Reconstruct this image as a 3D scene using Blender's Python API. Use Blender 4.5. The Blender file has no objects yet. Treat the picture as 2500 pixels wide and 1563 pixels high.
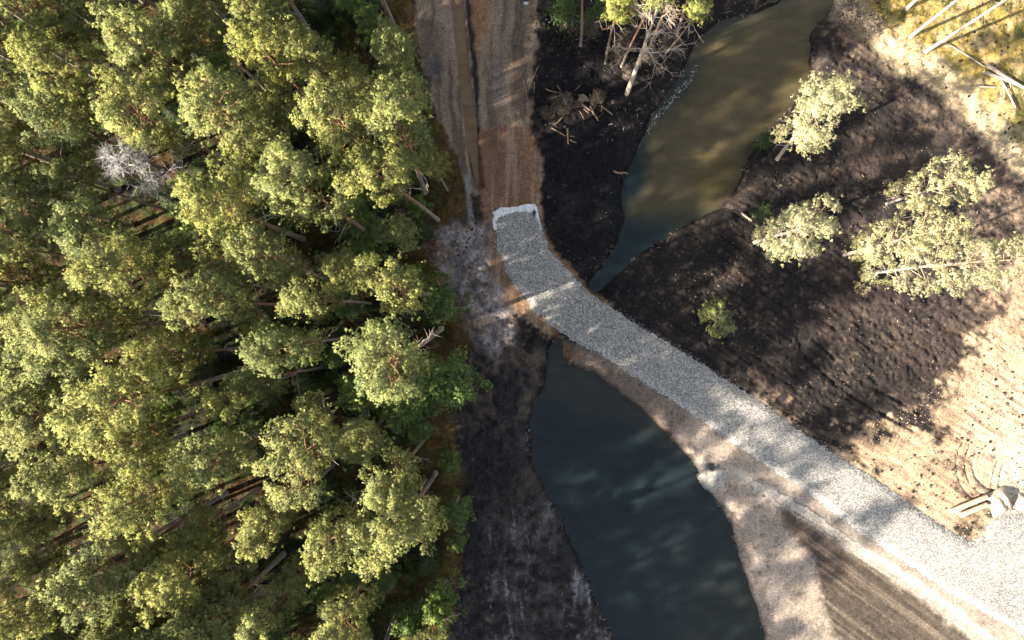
import bpy, math, random
import numpy as np
from mathutils import Vector

# ------------------------------------------------------------------ camera, world, sun, exposure
S = bpy.context.scene
COL = S.collection
PPM = 27.78            # photograph pixels (2500 wide) per metre on the ground
CAM_Z = 60.0
cam_d = bpy.data.cameras.new('camera'); cam = bpy.data.objects.new('camera', cam_d); COL.objects.link(cam)
cam.location = (0, 0, CAM_Z); cam.rotation_euler = (0, 0, 0)
cam_d.sensor_width = 36; cam_d.lens = 36 * CAM_Z / (2500 / PPM)
cam_d.clip_start = 1.0; cam_d.clip_end = 6000
S.camera = cam

SUN_ELEV = math.radians(25.5)
SUN_AZ = math.radians(23.0)             # light travels towards +x, a little +y
world = bpy.data.worlds.new('World'); S.world = world; world.use_nodes = True
wn = world.node_tree.nodes; wl = world.node_tree.links
sky = wn.new('ShaderNodeTexSky'); sky.sky_type = 'NISHITA'; sky.sun_disc = False
sky.sun_elevation = SUN_ELEV
sky.sun_rotation = math.atan2(-math.cos(SUN_AZ), -math.sin(SUN_AZ))
wn['Background'].inputs['Strength'].default_value = 0.070
thin = wn.new('ShaderNodeHueSaturation'); thin.inputs['Saturation'].default_value = 0.34      # a veiled sky
wl.new(sky.outputs[0], thin.inputs['Color']); wl.new(thin.outputs[0], wn['Background'].inputs['Color'])
sun_d = bpy.data.lights.new('sun', 'SUN'); sun = bpy.data.objects.new('sun', sun_d); COL.objects.link(sun)
sun_d.energy = 5.0; sun_d.angle = math.radians(0.9); sun_d.color = (1.0, 0.87, 0.69)
ldir = Vector((math.cos(SUN_AZ) * math.cos(SUN_ELEV), math.sin(SUN_AZ) * math.cos(SUN_ELEV), -math.sin(SUN_ELEV)))
sun.rotation_euler = ldir.to_track_quat('-Z', 'Y').to_euler(); sun.location = (-60, -26, 50)
S.view_settings.view_transform = 'Standard'; S.view_settings.look = 'None'
S.view_settings.gamma = 1.0; S.view_settings.exposure = 2.35
S.cycles.max_bounces = 6; S.cycles.diffuse_bounces = 4; S.cycles.transparent_max_bounces = 4
S.cycles.use_fast_gi = False

rng = np.random.default_rng(7)
random.seed(7)

def wx(px): return (px - 1250.0) / PPM
def wy(py): return (781.5 - py) / PPM
def W(pts): return np.array([(wx(a), wy(b)) for a, b in pts], dtype=np.float64)

# ------------------------------------------------------------------ noise
_lat = np.random.default_rng(3).random((512, 512)).astype(np.float32)
def vnoise(x, y):
    xi = np.floor(x); yi = np.floor(y)
    fx = (x - xi).astype(np.float32); fy = (y - yi).astype(np.float32)
    xi = xi.astype(np.int64) & 511; yi = yi.astype(np.int64) & 511
    x1 = (xi + 1) & 511; y1 = (yi + 1) & 511
    u = fx * fx * (3 - 2 * fx); v = fy * fy * (3 - 2 * fy)
    a = _lat[xi, yi]; b = _lat[x1, yi]; c = _lat[xi, y1]; d = _lat[x1, y1]
    return (a + (b - a) * u) * (1 - v) + (c + (d - c) * u) * v
def fbm(x, y, f, octv=4, seed=0, gain=0.5):
    x = np.asarray(x, dtype=np.float64); y = np.asarray(y, dtype=np.float64)
    s = 0; a = 1; t = 0
    for k in range(octv):
        ca, sa = math.cos(0.6 * k + seed), math.sin(0.6 * k + seed)
        s = s + a * vnoise((x * ca - y * sa) * f + 37.3 * seed + 11 * k, (x * sa + y * ca) * f + 17.7 * seed + 5 * k)
        t += a; a *= gain; f *= 2.07
    return s / t
def streak(x, y, ang, fl, fc, octv=3, seed=0):
    """noise drawn out along the direction ang (degrees): fl along, fc across"""
    c, s = math.cos(math.radians(ang)), math.sin(math.radians(ang))
    return fbm((x * c + y * s) * fl, (-x * s + y * c) * fc, 1.0, octv, seed * 6.2831853 / 6.2831853 if False else 0) if seed == 0 else \
        fbm((x * c + y * s) * fl + seed * 31.7, (-x * s + y * c) * fc + seed * 12.3, 1.0, octv, 0)
def sstep(a, b, v):
    t = np.clip((v - a) / (b - a), 0, 1); return t * t * (3 - 2 * t)
def sdist(poly, X, Y, margin=5.0):
    """signed distance to a polygon, negative inside; beyond the margin it is just `margin`"""
    x0, y0 = poly.min(0) - margin; x1, y1 = poly.max(0) + margin
    out = np.full(X.shape, margin, dtype=np.float32)
    sel = (X > x0) & (X < x1) & (Y > y0) & (Y < y1)
    if not sel.any(): return out
    x = X[sel].astype(np.float32); y = Y[sel].astype(np.float32)
    d2 = np.full(x.shape, 1e9, dtype=np.float32); ins = np.zeros(x.shape, dtype=bool)
    n = len(poly)
    for i in range(n):
        ax, ay = poly[i]; bx, by = poly[(i + 1) % n]
        ex, ey = bx - ax, by - ay; l2 = ex * ex + ey * ey + 1e-9
        t = np.clip(((x - ax) * ex + (y - ay) * ey) / l2, 0, 1)
        dx = x - (ax + t * ex); dy = y - (ay + t * ey)
        d2 = np.minimum(d2, dx * dx + dy * dy)
        if ay != by:
            c = (ay > y) != (by > y)
            ins ^= c & (x < (bx - ax) * (y - ay) / (by - ay) + ax)
    d = np.sqrt(d2); out[sel] = np.where(ins, -d, d)
    return out
def pdist(line, X, Y, margin=3.0):
    """distance to an open polyline"""
    x0, y0 = line.min(0) - margin; x1, y1 = line.max(0) + margin
    out = np.full(X.shape, margin, dtype=np.float32)
    sel = (X > x0) & (X < x1) & (Y > y0) & (Y < y1)
    if not sel.any(): return out
    x = X[sel]; y = Y[sel]; d2 = np.full(x.shape, margin ** 2)
    for i in range(len(line) - 1):
        ax, ay = line[i]; ex, ey = line[i + 1] - line[i]
        t = np.clip(((x - ax) * ex + (y - ay) * ey) / (ex * ex + ey * ey), 0, 1)
        d2 = np.minimum(d2, (x - ax - t * ex) ** 2 + (y - ay - t * ey) ** 2)
    out[sel] = np.sqrt(d2); return out

# ------------------------------------------------------------------ outlines measured on the photograph
POND_N = W([(1990,-500),(1935,-60),(1912,0),(1854,22),(1768,39),(1720,77),(1690,128),(1667,178),(1619,238),(1580,315),(1562,357),
    (1536,417),(1526,433),(1521,480),(1528,530),(1511,590),(1473,651),(1440,691),(1446,706),(1456,713),(1478,704),(1496,681),(1542,638),
    (1599,594),(1645,566),(1700,535),(1765,505),(1792,470),(1806,445),(1824,399),(1854,348),(1900,300),(1945,250),(1976,208),(1988,167),
    (1985,119),(1988,74),(2006,45),(2036,30),(2045,0),(2060,-60),(2150,-500)])
POND_S = W([(1356,826),(1342,850),(1337,880),(1335,911),(1329,946),(1302,992),(1295,1037),(1297,1103),(1307,1153),(1333,1194),(1368,1274),
    (1398,1330),(1438,1421),(1459,1481),(1494,1547),(1560,1700),(1620,2000),(1990,2000),(1890,1640),(1871,1557),(1850,1477),(1817,1383),
    (1789,1288),(1750,1222),(1722,1196),(1707,1172),(1713,1152),(1652,1086),(1610,1042),(1575,1007),(1514,961),(1454,911),(1403,898),
    (1380,888),(1376,860),(1374,832)])
GRAVEL = W([(1206,540),(1210,572),(1215,612),(1232,658),(1245,691),(1281,727),(1298,757),(1344,794),(1374,817),(1413,843),(1463,866),
    (1513,900),(1600,956),(1694,1015),(1789,1086),(1864,1138),(1963,1199),(2071,1284),(2175,1354),(2213,1378),(2307,1444),(2401,1496),
    (2486,1548),(2700,1700),(3100,1700),(3100,1240),(2600,1238),(2496,1252),(2434,1258),(2404,1285),(2400,1305),(2373,1323),(2284,1274),
    (2213,1222),(2119,1156),(2024,1100),(1930,1034),(1840,968),(1756,916),(1675,862),(1599,817),(1562,794),(1516,764),(1480,741),(1440,711),
    (1407,678),(1374,645),(1344,612),(1337,592),(1324,559),(1314,530),(1300,520),(1285,513),(1262,514),(1235,520),(1218,527)])
FOREST = W([(1010,-700),(1005,0),(1012,60),(1025,160),(1040,230),(1085,330),(1110,400),(1135,440),(1138,490),(1120,535),(1080,560),(1066,620),
    (1085,680),(1130,750),(1150,810),(1155,850),(1110,880),(1105,960),(1095,1040),(1120,1120),(1130,1200),(1120,1350),(1110,1450),(1100,1563),
    (1060,2300),(-2500,2300),(-2500,-700)])
DITCH = W([(1112,-200),(1116,0),(1122,80),(1135,200),(1147,300),(1155,370),(1166,450)])
INKY = W([(1138,-200),(1141,0),(1146,60),(1153,110),(1160,190),(1163,235),(1160,290),(1166,320)])
ROAD = W([(1020,-700),(1012,60),(1030,160),(1060,260),(1090,330),(1130,420),(1150,470),(1180,480),(1180,330),(1290,320),(1296,210),(1310,110),(1290,-700)])
PAD = W([(1162,345),(1180,318),(1230,302),(1290,310),(1310,335),(1322,380),(1318,440),(1322,500),(1334,560),(1352,605),(1390,650),(1425,690),
    (1470,722),(1500,745),(1480,770),(1350,800),(1420,880),(1370,880),(1355,830),(1310,800),(1262,770),(1215,740),(1200,690),(1188,600),(1180,470)])
ASH = W([(1068,556),(1110,548),(1180,552),(1192,600),(1196,660),(1222,730),(1262,790),(1232,850),(1220,880),(1192,850),(1150,800),(1120,720),(1075,650)])
SAND_E = W([(2700,520),(2500,640),(2470,720),(2430,800),(2370,870),(2320,940),(2270,1000),(2170,1045),(2080,1068),(2000,1050),(1930,1020),
    (1860,985),(1840,1000),(1990,1110),(2200,1240),(2380,1350),(2700,1400),(3600,1200),(3600,500)])
MOSS_NE = W([(2048,-700),(2040,20),(2075,70),(2140,110),(2200,165),(2270,195),(2330,250),(2390,310),(2450,380),(2540,470),(2700,560),(3600,600),(3600,-700)])
DIRT_NE = W([(2000,50),(2080,90),(2200,200),(2320,300),(2420,420),(2560,560),(2700,700),(2700,1000),(2440,880),(2360,740),(2380,560),(2300,400),(2150,230),(2060,150),(2000,130)])
SAND_S = W([(1650,1083),(1690,1000),(1800,1060),(1990,1180),(2250,1370),(2520,1560),(2700,1750),(2300,1900),(1950,1900),(1871,1557),(1850,1477),
    (1817,1383),(1789,1288),(1750,1222),(1700,1175),(1713,1152)])
RAKED = W([(1900,1245),(1945,1250),(2010,1300),(2090,1350),(2170,1410),(2260,1475),(2400,1590),(2620,1800),(2200,1800),(2060,1600),(2010,1480),(1990,1380),(1940,1310)])
CHANNEL = W([(1775,1158),(1812,1163),(1864,1199),(1920,1222),(1949,1241),(2010,1279),(2060,1318),(2119,1359),(2185,1397),(2250,1440),(2307,1482),(2401,1553),(2560,1680)])
BANK_W = W([(1380,840),(1430,845),(1520,890),(1620,945),(1710,1000),(1800,1080),(1720,1130),(1650,1083),(1575,1007),(1514,961),(1454,911),(1400,898)])
PEAT_SW = W([(1150,860),(1240,850),(1340,855),(1300,990),(1300,1110),(1370,1280),(1500,1560),(1600,2000),(1060,2000),(1100,1560),(1130,1200),(1095,1040),(1110,900)])
OLIVE_N = W([(1600,440),(1620,340),(1700,210),(1730,110),(1850,40),(1960,20),(2060,-300),(2100,-300),(1985,100),(1975,200),(1900,290),(1840,350),(1800,440),(1740,490),(1650,510),(1590,500)])  # olive tint over the middle of the northern pond
WATER_Z = -0.85
DITCH_Z = -0.28

def ground_fields(X, Y):
    """heights and (optionally) masks of the ground sheet at any points"""
    wn1 = (fbm(X, Y, 0.9, 3, 1) - 0.5) * 1.1; wn2 = (fbm(X, Y, 0.9, 3, 2) - 0.5) * 1.1
    fine1 = (fbm(X, Y, 4.0, 2, 5) - 0.5) * 0.35
    Xw = X + wn1 + fine1; Yw = Y + wn2 + fine1
    M = {}
    shx = (fbm(X, Y, 1.3, 4, 8, 0.6) - 0.5) * 0.6
    dn = sdist(POND_N, X + shx, Y); ds = sdist(POND_S, X + shx, Y)
    dw = np.minimum(dn, ds)
    dg = sdist(GRAVEL, X, Y, 4.0)
    M['dw'] = dw; M['dg'] = dg
    dd = pdist(DITCH, X + shx * 0.3, Y)
    M['dd'] = dd
    M['ink'] = 1 - sstep(0.05, 0.42, pdist(INKY, X + shx * 0.7, Y) )
    for k, p, soft in (('forest', FOREST, 0.5), ('road', ROAD, 0.3), ('pad', PAD, 0.25), ('ash', ASH, 0.9), ('sand_e', SAND_E, 3.2),
                       ('moss', MOSS_NE, 1.0), ('dirt', DIRT_NE, 1.2), ('sand_s', SAND_S, 0.6), ('raked', RAKED, 0.5), ('bank', BANK_W, 0.5), ('psw', PEAT_SW, 0.6)):
        M[k] = 1 - sstep(-soft, soft, sdist(p, Xw, Yw))
    dc = pdist(CHANNEL, X + shx, Y)
    M['dc'] = dc
    # large relief
    Z = (fbm(X, Y, 0.08, 2, 4) - 0.5) * 0.3
    flat = 1 - sstep(0.0, 2.0, dg); road = np.maximum(M['road'], M['pad'])
    Z = Z * (1 - np.maximum(flat, road) * 0.8)
    peat = np.clip(1 - M['forest'] - M['road'] - M['pad'] - M['sand_e'] - M['moss'] - M['sand_s'], 0, 1)
    rough = fbm(X, Y, 1.3, 4, 6) - 0.5
    ridged = 1 - np.abs(fbm(X, Y, 2.2, 3, 9) * 2 - 1)
    Z = Z + peat * (rough * 0.36 + (ridged - 0.75) * 0.2) + (1 - peat) * rough * 0.07
    Z = Z + M['forest'] * (fbm(X, Y, 0.7, 4, 12) - 0.5) * 0.6
    Z = Z + M['moss'] * (fbm(X, Y, 1.1, 4, 13) - 0.5) * 0.55
    scr = streak(X, Y, -35, 0.25, 3.0, 3, 3) - 0.5
    Z = Z + (peat * 0.22 + M['sand_e'] * 0.14 + M['raked'] * 0.10) * scr
    c, s = math.cos(math.radians(-36)), math.sin(math.radians(-36))
    across = -X * s + Y * c
    Z = Z + M['raked'] * 0.03 * (streak(X, Y, -36, 0.06, 3.4, 2, 19) - .5) * 2
    # clods thrown over the sandy ground
    cl = fbm(X, Y, 3.2, 3, 15); Z = Z + M['sand_e'] * np.clip(cl - 0.64, 0, 1) * 0.45 * sstep(0.52, 0.68, fbm(X, Y, 0.25, 2, 16))
    # caterpillar tracks, ruts
    def tread(mask, along, lat, amp=0.04, pitch=0.27):
        return mask * amp * (np.sin(along * 2 * math.pi / pitch) > 0.1)
    t = np.zeros_like(Z)
    for xc, y0, y1 in ((1199,-300,285),(1249,-300,240),(1226,60,300),(1273,-300,120)):
        m = (1 - sstep(0.20, 0.27, np.abs(X - wx(xc) - 0.15 * np.sin(Y * 0.12)))) * (Y > wy(y1)) * (Y < wy(y0))
        t = t - m * 0.025 + tread(m, Y, X)
    arcs = ((wx(2440), wy(1135), 3.0), (wx(2440), wy(1135), 3.75), (wx(2440), wy(1135), 2.3), (wx(2530), wy(1180), 3.2), (wx(2530), wy(1180), 3.8),
            (wx(2200), wy(1010) + 11.0, 14.4), (wx(1960), wy(880), 7.6))
    for i, (ax, ay, r) in enumerate(arcs[:5]):
        a = np.arctan2(Y - ay, X - ax); d = np.abs(np.hypot(X - ax, Y - ay) - r)
        m = (1 - sstep(0.03, 0.14, d)) * (a < -0.2 * (i % 2)) * (np.abs(a) > 1.9 - 0.3 * (i % 3)) + (1 - sstep(0.03, 0.12, d)) * (np.abs(a) > 2.6)
        t = t - np.clip(m, 0, 1) * 0.09
    TR = W([(1850,975),(1900,1010),(1960,1045),(2040,1070),(2130,1078),(2230,1070)])
    d = pdist(TR, X, Y); m = 1 - sstep(0.28, 0.36, d)
    t = t - m * 0.05 + tread(m, X * 0.85 - Y * 0.5, d, 0.05, 0.3)
    TR2 = W([(1970,870),(2040,935),(2110,985),(2230,1050)])
    d = pdist(TR2, X, Y); d2 = pdist(TR2 + np.array([0.6, 1.5]), X, Y)
    t = t - (1 - sstep(0.05, 0.3, d)) * 0.16 - (1 - sstep(0.05, 0.25, d2)) * 0.12
    Z = Z + t * (1 - flat * 0.9)
    M['tread'] = t
    # the eroded drain in the sand
    Z = Z - (1 - sstep(0.1, 0.55, dc)) * 0.07
    # ditch
    Z = Z * sstep(0.3, 1.2, dd) - (1 - sstep(0.25, 0.75, dd)) * 0.6 - M['ink'] * 0.10
    # gravel bed: the sheet under the stones is level
    Z = Z * (1 - (1 - sstep(-0.3, 0.3, dg)) * 0.6)
    # banks and pond floor
    bank = sstep(0.0, 1.5, dw)
    Zb = WATER_Z + 0.10 * 0 + (np.maximum(Z, WATER_Z + 0.25) - WATER_Z) * bank
    Z = np.where(dw > 0, Zb, WATER_Z - 1.3 * sstep(0.0, 2.2, -dw) - 0.02)
    shelf = 1 - sstep(0.2, 0.9, np.hypot(X - wx(1733), (Y - wy(1172)) * 1.1))
    Z = Z + shelf * (WATER_Z + 0.07 - Z) * (Z < WATER_Z + 0.1)
    return Z, M, peat, rough, scr
def ground_z(x, y):
    return ground_fields(np.atleast_1d(np.asarray(x, float)), np.atleast_1d(np.asarray(y, float)))[0]

def lerp(c, d, m): return c * (1 - m[:, None]) + (np.array(d) if not isinstance(d, np.ndarray) or d.ndim == 1 else d) * m[:, None]
def ground_colour(X, Y, M, peat, rough, Z):
    n1 = fbm(X, Y, 0.35, 4, 21); n2 = fbm(X, Y, 1.7, 4, 22); n3 = fbm(X, Y, 5.5, 2, 23)
    N = X.size; C = np.empty((N, 3))
    C[:] = (0.0165, 0.0145, 0.0150)
    C = lerp(C, (0.050, 0.038, 0.031), sstep(0.50, 0.72, n1 * 0.5 + n2 * 0.5) * 0.8)
    C = lerp(C, (0.11, 0.086, 0.068), sstep(0.60, 0.74, n2 * 0.6 + n3 * 0.4) * 0.45)
    st = streak(X, Y, -35, 0.3, 4.0, 3, 2)
    C = lerp(C, (0.008, 0.008, 0.010), sstep(0.55, 0.72, st) * 0.7)
    east = sstep(wx(1950), wx(2400), X + (n1 - 0.5) * 16) * sstep(wy(1150), wy(420), Y + 4)
    C = lerp(C, (0.075, 0.058, 0.049), np.clip(east, 0, 1) * (0.30 + 0.45 * n2))
    # the fine black bank between the ponds and the pad
    blk = (1 - sstep(0, 6.5, np.hypot((X - wx(1425)), (Y - wy(430)) * 0.55) - 3.2))
    C = lerp(C, (0.0085, 0.0085, 0.011), blk * 0.85)
    # dirt towards the moss
    C = lerp(C, np.stack([0.17 + 0.09 * n2, 0.125 + 0.065 * n2, 0.095 + 0.045 * n2], 1), M['dirt'] * sstep(0.38, 0.66, n1 * 0.6 + n2 * 0.4 ) * 0.7)
    # peat of the lower left: dark, with scraped grey streaks
    sv = streak(X, Y, 82 , 0.25, 2.2, 4, 5); sv2 = streak(X, Y, 97, 0.35, 3.5, 3, 7)
    p = M['psw']
    C = lerp(C, np.stack([0.012 + 0.026 * n2, 0.0115 + 0.024 * n2, 0.013 + 0.026 * n2], 1), p)
    C = lerp(C, (0.085, 0.066, 0.05), p * sstep(0.42, 0.66, n1 * 0.6 + n2 * 0.4) * (0.3 + 0.7 * sstep(wy(1250), wy(850), Y)) * 0.85)
    low = sstep(wy(1150), wy(1400), Y)
    C = lerp(C, (0.095, 0.098, 0.11), p * low * sstep(0.50, 0.74, sv * 0.35 + n2 * 0.3 + n1 * 0.35) * 0.7)
    C = lerp(C, (0.20, 0.205, 0.22), p * low * sstep(0.60, 0.74, sv2 * 0.4 + n3 * 0.2 + n1 * 0.4) * 0.8)
    # banks of the southern pond
    C = lerp(C, np.stack([0.16 + 0.10 * n2, 0.13 + 0.075 * n2, 0.11 + 0.06 * n2], 1), M['bank'] * (0.55 + 0.4 * n1))
    # pale grey sand south of the gravel
    spk = sstep(0.56, 0.70, n2 * 0.5 + n3 * 0.5)
    C = lerp(C, np.stack([0.30 + 0.14 * (n1 - .5), 0.25 + 0.12 * (n1 - .5), 0.21 + 0.1 * (n1 - .5)], 1), M['sand_s'])
    C = lerp(C, (0.12, 0.10, 0.085), M['sand_s'] * spk * 0.75)
    C = lerp(C, np.stack([0.045 + 0.04 * n2, 0.036 + 0.032 * n2, 0.030 + 0.025 * n2], 1), M['raked'])  # dark raked soil, deepened further in colour to stand in for tree shadow
    lines = streak(X, Y, -36, 0.05, 5.0, 2, 9)
    C = lerp(C, (0.14, 0.112, 0.09), M['raked'] * sstep(0.55, 0.75, lines) * 0.8)
    dc = M['dc']; side = 1 - sstep(0.35, 0.75, dc + (n2 - 0.5) * 0.3)
    C = lerp(C, (0.36, 0.33, 0.29), side * sstep(wx(1740), wx(1850), X))
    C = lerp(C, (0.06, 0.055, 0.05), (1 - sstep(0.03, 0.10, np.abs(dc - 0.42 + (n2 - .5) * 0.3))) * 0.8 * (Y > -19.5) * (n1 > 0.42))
    fan = 1 - sstep(0.9, 1.5, np.hypot(X - wx(1737), (Y - wy(1170))) + (n2 - .5) * 0.8)
    C = lerp(C, (0.30, 0.285, 0.27), fan)
    C = lerp(C, (0.03, 0.035, 0.04), (1 - sstep(0.2, 0.55, np.hypot((X - wx(1740)) * 0.6, (Y - wy(1141))) + (n3 - .5) * .3)))
    # sand in the east
    sm = np.clip(M['sand_e'] * 1.0, 0, 1)
    brk = sstep(0.25, 0.80, sm + (n1 - 0.5) * 1.3 + (n2 - 0.5) * 0.9 + (streak(X, Y, -30, 0.15, 1.5, 3, 14) - .5) * 1.0)
    sand = np.stack([0.34 + 0.16 * (n2 - .5) + 0.1 * (n1 - .5), 0.25 + 0.14 * (n2 - .5) + 0.08 * (n1 - .5), 0.168 + 0.10 * (n2 - .5) + 0.06 * (n1 - .5)], 1)
    sand = lerp(sand, (0.46, 0.40, 0.33), sstep(wx(2330), wx(2480), X + (n1 - .5) * 6) * sstep(wy(800), wy(1150), Y) * 0.7)
    C = lerp(C, sand, brk * sstep(0.02, 0.3, sm))
    C = lerp(C, (0.15, 0.11, 0.08), sm * sstep(0.58, 0.72, streak(X, Y, -25, 0.4, 2.2, 3, 4)) * 0.6)
    # moss and straw
    m = M['moss']
    mc = lerp(np.tile(np.array((0.36, 0.27, 0.14)), (N, 1)), (0.25, 0.19, 0.055), sstep(0.38, 0.54, n1 * 0.4 + n2 * 0.6))
    mc = lerp(mc, (0.075, 0.075, 0.025), sstep(0.55, 0.68, fbm(X, Y, 0.8, 4, 31)) * 0.85)
    mc = lerp(mc, (0.50, 0.40, 0.27), (1 - sstep(0.8, 3.2, np.abs(sdist(MOSS_NE, X, Y, 6.0)) + (n2 - .5) * 2)) * 0.9)
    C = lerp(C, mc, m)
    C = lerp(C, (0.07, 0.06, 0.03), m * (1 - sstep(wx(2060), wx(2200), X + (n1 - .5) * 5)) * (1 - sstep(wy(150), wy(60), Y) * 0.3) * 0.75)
    # forest floor
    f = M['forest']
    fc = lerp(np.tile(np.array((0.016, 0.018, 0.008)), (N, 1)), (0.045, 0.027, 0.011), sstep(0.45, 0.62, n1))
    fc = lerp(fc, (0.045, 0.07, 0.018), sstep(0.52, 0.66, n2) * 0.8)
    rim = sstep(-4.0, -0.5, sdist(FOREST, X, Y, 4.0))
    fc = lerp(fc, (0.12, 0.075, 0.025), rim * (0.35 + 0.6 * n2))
    fc = lerp(fc, (0.11, 0.075, 0.065), (1 - sstep(0.5, 1.4, pdist(W([(985, 505), (1030, 560), (1075, 625)]), X, Y))) * 0.85)
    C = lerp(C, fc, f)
    # dirt track
    r = M['road']; sr = streak(X + (fbm(X * 0.3, Y, 0.22, 3, 44) - .5) * 1.6, Y, 93, 0.16, 2.6, 4, 11)
    rc = np.stack([0.185 + 0.09 * (n1 - .5), 0.138 + 0.06 * (n1 - .5), 0.104 + 0.04 * (n1 - .5)], 1)
    rc = lerp(rc, (0.215, 0.18, 0.145), sstep(0.5, 0.68, sr) * 0.55)
    rc = lerp(rc, (0.055, 0.044, 0.038), sstep(0.54, 0.70, 1 - sr) * 0.6)
    rc = lerp(rc, (0.20, 0.115, 0.05), (1 - sstep(0.8, 1.6, np.hypot((X - wx(1160)) * 1.2, (Y - wy(50)) * 0.45) + (n2 - .5) * 1.2)) * 0.7)
    rc = lerp(rc, (0.06, 0.055, 0.06), (1 - sstep(0.3, 1.1, np.hypot((X - wx(1060)), (Y - wy(165)) * 0.6) + (n2 - .5) * 0.9)) * 0.9)
    rc = lerp(rc, (0.07, 0.055, 0.045), (1 - sstep(0.4, 1.6, np.hypot((X - wx(1045)), (Y - wy(90)) * 0.5) + (n2 - .5) * 1.2)) * 0.6)
    rc = lerp(rc, (0.10, 0.095, 0.10), (1 - sstep(0.2, 1.2, np.hypot((X - wx(1215)), (Y - wy(200)) * 0.35) + (n2 - .5) * 0.6)) * 0.6)
    C = lerp(C, rc, r)
    # strip of white ash by the ditch's foot
    C = lerp(C, (0.22, 0.215, 0.215), (1 - sstep(0.05, 0.4, pdist(W([(1140, 430), (1143, 470), (1146, 510), (1152, 545)]), X, Y) + (n2 - .5) * 0.35)) * 0.85)
    # pad of brown fill
    pc = np.stack([0.165 + 0.09 * (n1 - .5), 0.102 + 0.055 * (n1 - .5), 0.062 + 0.035 * (n1 - .5)], 1)
    pc = lerp(pc, (0.27, 0.20, 0.15), sstep(0.5, 0.68, streak(X, Y, 88, 0.15, 2.4, 3, 13)) * 0.6)
    C = lerp(C, pc, M['pad'])
    # ash coloured patch
    am = M['ash'] * sstep(0.32, 0.55, n1 * 0.4 + n2 * 0.6)
    C = lerp(C, (0.12, 0.10, 0.095), M['ash'] * 0.9)
    ashc = lerp(np.tile(np.array((0.30, 0.275, 0.275)), (N, 1)), (0.21, 0.165, 0.13), sstep(0.42, 0.6, fbm(X, Y, 0.9, 4, 43)) * 0.8)
    C = lerp(C, ashc * (0.7 + 0.6 * n3)[:, None], am * 0.85)
    C = lerp(C, (0.09, 0.085, 0.095), M['ash'] * sstep(0.55, 0.66, fbm(X, Y, 1.1, 4, 41)) * 0.75)
    # black wet edge of the ditch, wet rim of the ponds
    C = lerp(C, (0.012, 0.013, 0.018), M['ink'] * 0.95)
    C = lerp(C, (0.26, 0.25, 0.26), (1 - sstep(0.02, 0.14, np.abs(M['dd'] - 0.62))) * (X > wx(1128)) * (Y > wy(330)) * sstep(0.4, 0.6, n2) * 0.6)
    wet = 1 - sstep(0.05, 0.45, M['dw'] + (n2 - .5) * 0.3)
    C = C * (1 - 0.45 * wet[:, None])
    C = lerp(C, (0.045, 0.04, 0.03), (M['dw'] < -0.15) * 1.0)
    C = C * (0.48 + 0.5 * n3 + 0.42 * fbm(X, Y, 3.1, 3, 78) + 0.14 * np.random.default_rng(77).random(N))[:, None]
    return np.clip(C, 0.004, 0.9)

# ------------------------------------------------------------------ mesh helpers
def mesh_from(name, V, F, mat=None, attrs=None, smooth=False, normals=None):
    """V (n,3); F (m,k) array of faces with k corners"""
    V = np.asarray(V, dtype=np.float32); F = np.asarray(F, dtype=np.int32)
    me = bpy.data.meshes.new(name)
    me.vertices.add(len(V)); me.vertices.foreach_set('co', V.ravel())
    k = F.shape[1]
    me.loops.add(F.size); me.loops.foreach_set('vertex_index', F.ravel())
    me.polygons.add(len(F)); me.polygons.foreach_set('loop_start', np.arange(0, F.size, k, dtype=np.int32))
    me.update(calc_edges=True)
    if smooth: me.polygons.foreach_set('use_smooth', np.ones(len(F), dtype=bool))
    for an, av in (attrs or {}).items():
        if av.ndim == 2:
            a = me.color_attributes.new(an, 'FLOAT_COLOR', 'POINT')
            a.data.foreach_set('color', np.concatenate([av, np.ones((len(av), 1))], 1).astype(np.float32).ravel())
        else:
            a = me.attributes.new(an, 'FLOAT', 'POINT'); a.data.foreach_set('value', av.astype(np.float32))
    if mat: me.materials.append(mat)
    me.validate()
    if normals is not None:                                      # leaves shade with the clump they belong to
        me.polygons.foreach_set('use_smooth', np.ones(len(me.polygons), dtype=bool))
        me.normals_split_custom_set_from_vertices(normals.tolist())
    return me
def link(name, me, parent=None):
    o = bpy.data.objects.new(name, me); COL.objects.link(o)
    if parent: o.parent = parent
    return o
def thing(name, label, cat, loc=(0, 0, 0), rot=(0, 0, 0), group=None, scale=(1, 1, 1), me=None):
    o = bpy.data.objects.new(name, me); COL.objects.link(o)
    o.location = loc; o.rotation_euler = rot; o.scale = scale
    if me is None: o.empty_display_size = 0.5
    o['label'] = label; o['category'] = cat
    if group: o['group'] = group
    return o
def structure(o): o['kind'] = 'structure'; return o
def stuff(o, label, cat): o['kind'] = 'stuff'; o['label'] = label; o['category'] = cat; return o

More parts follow.
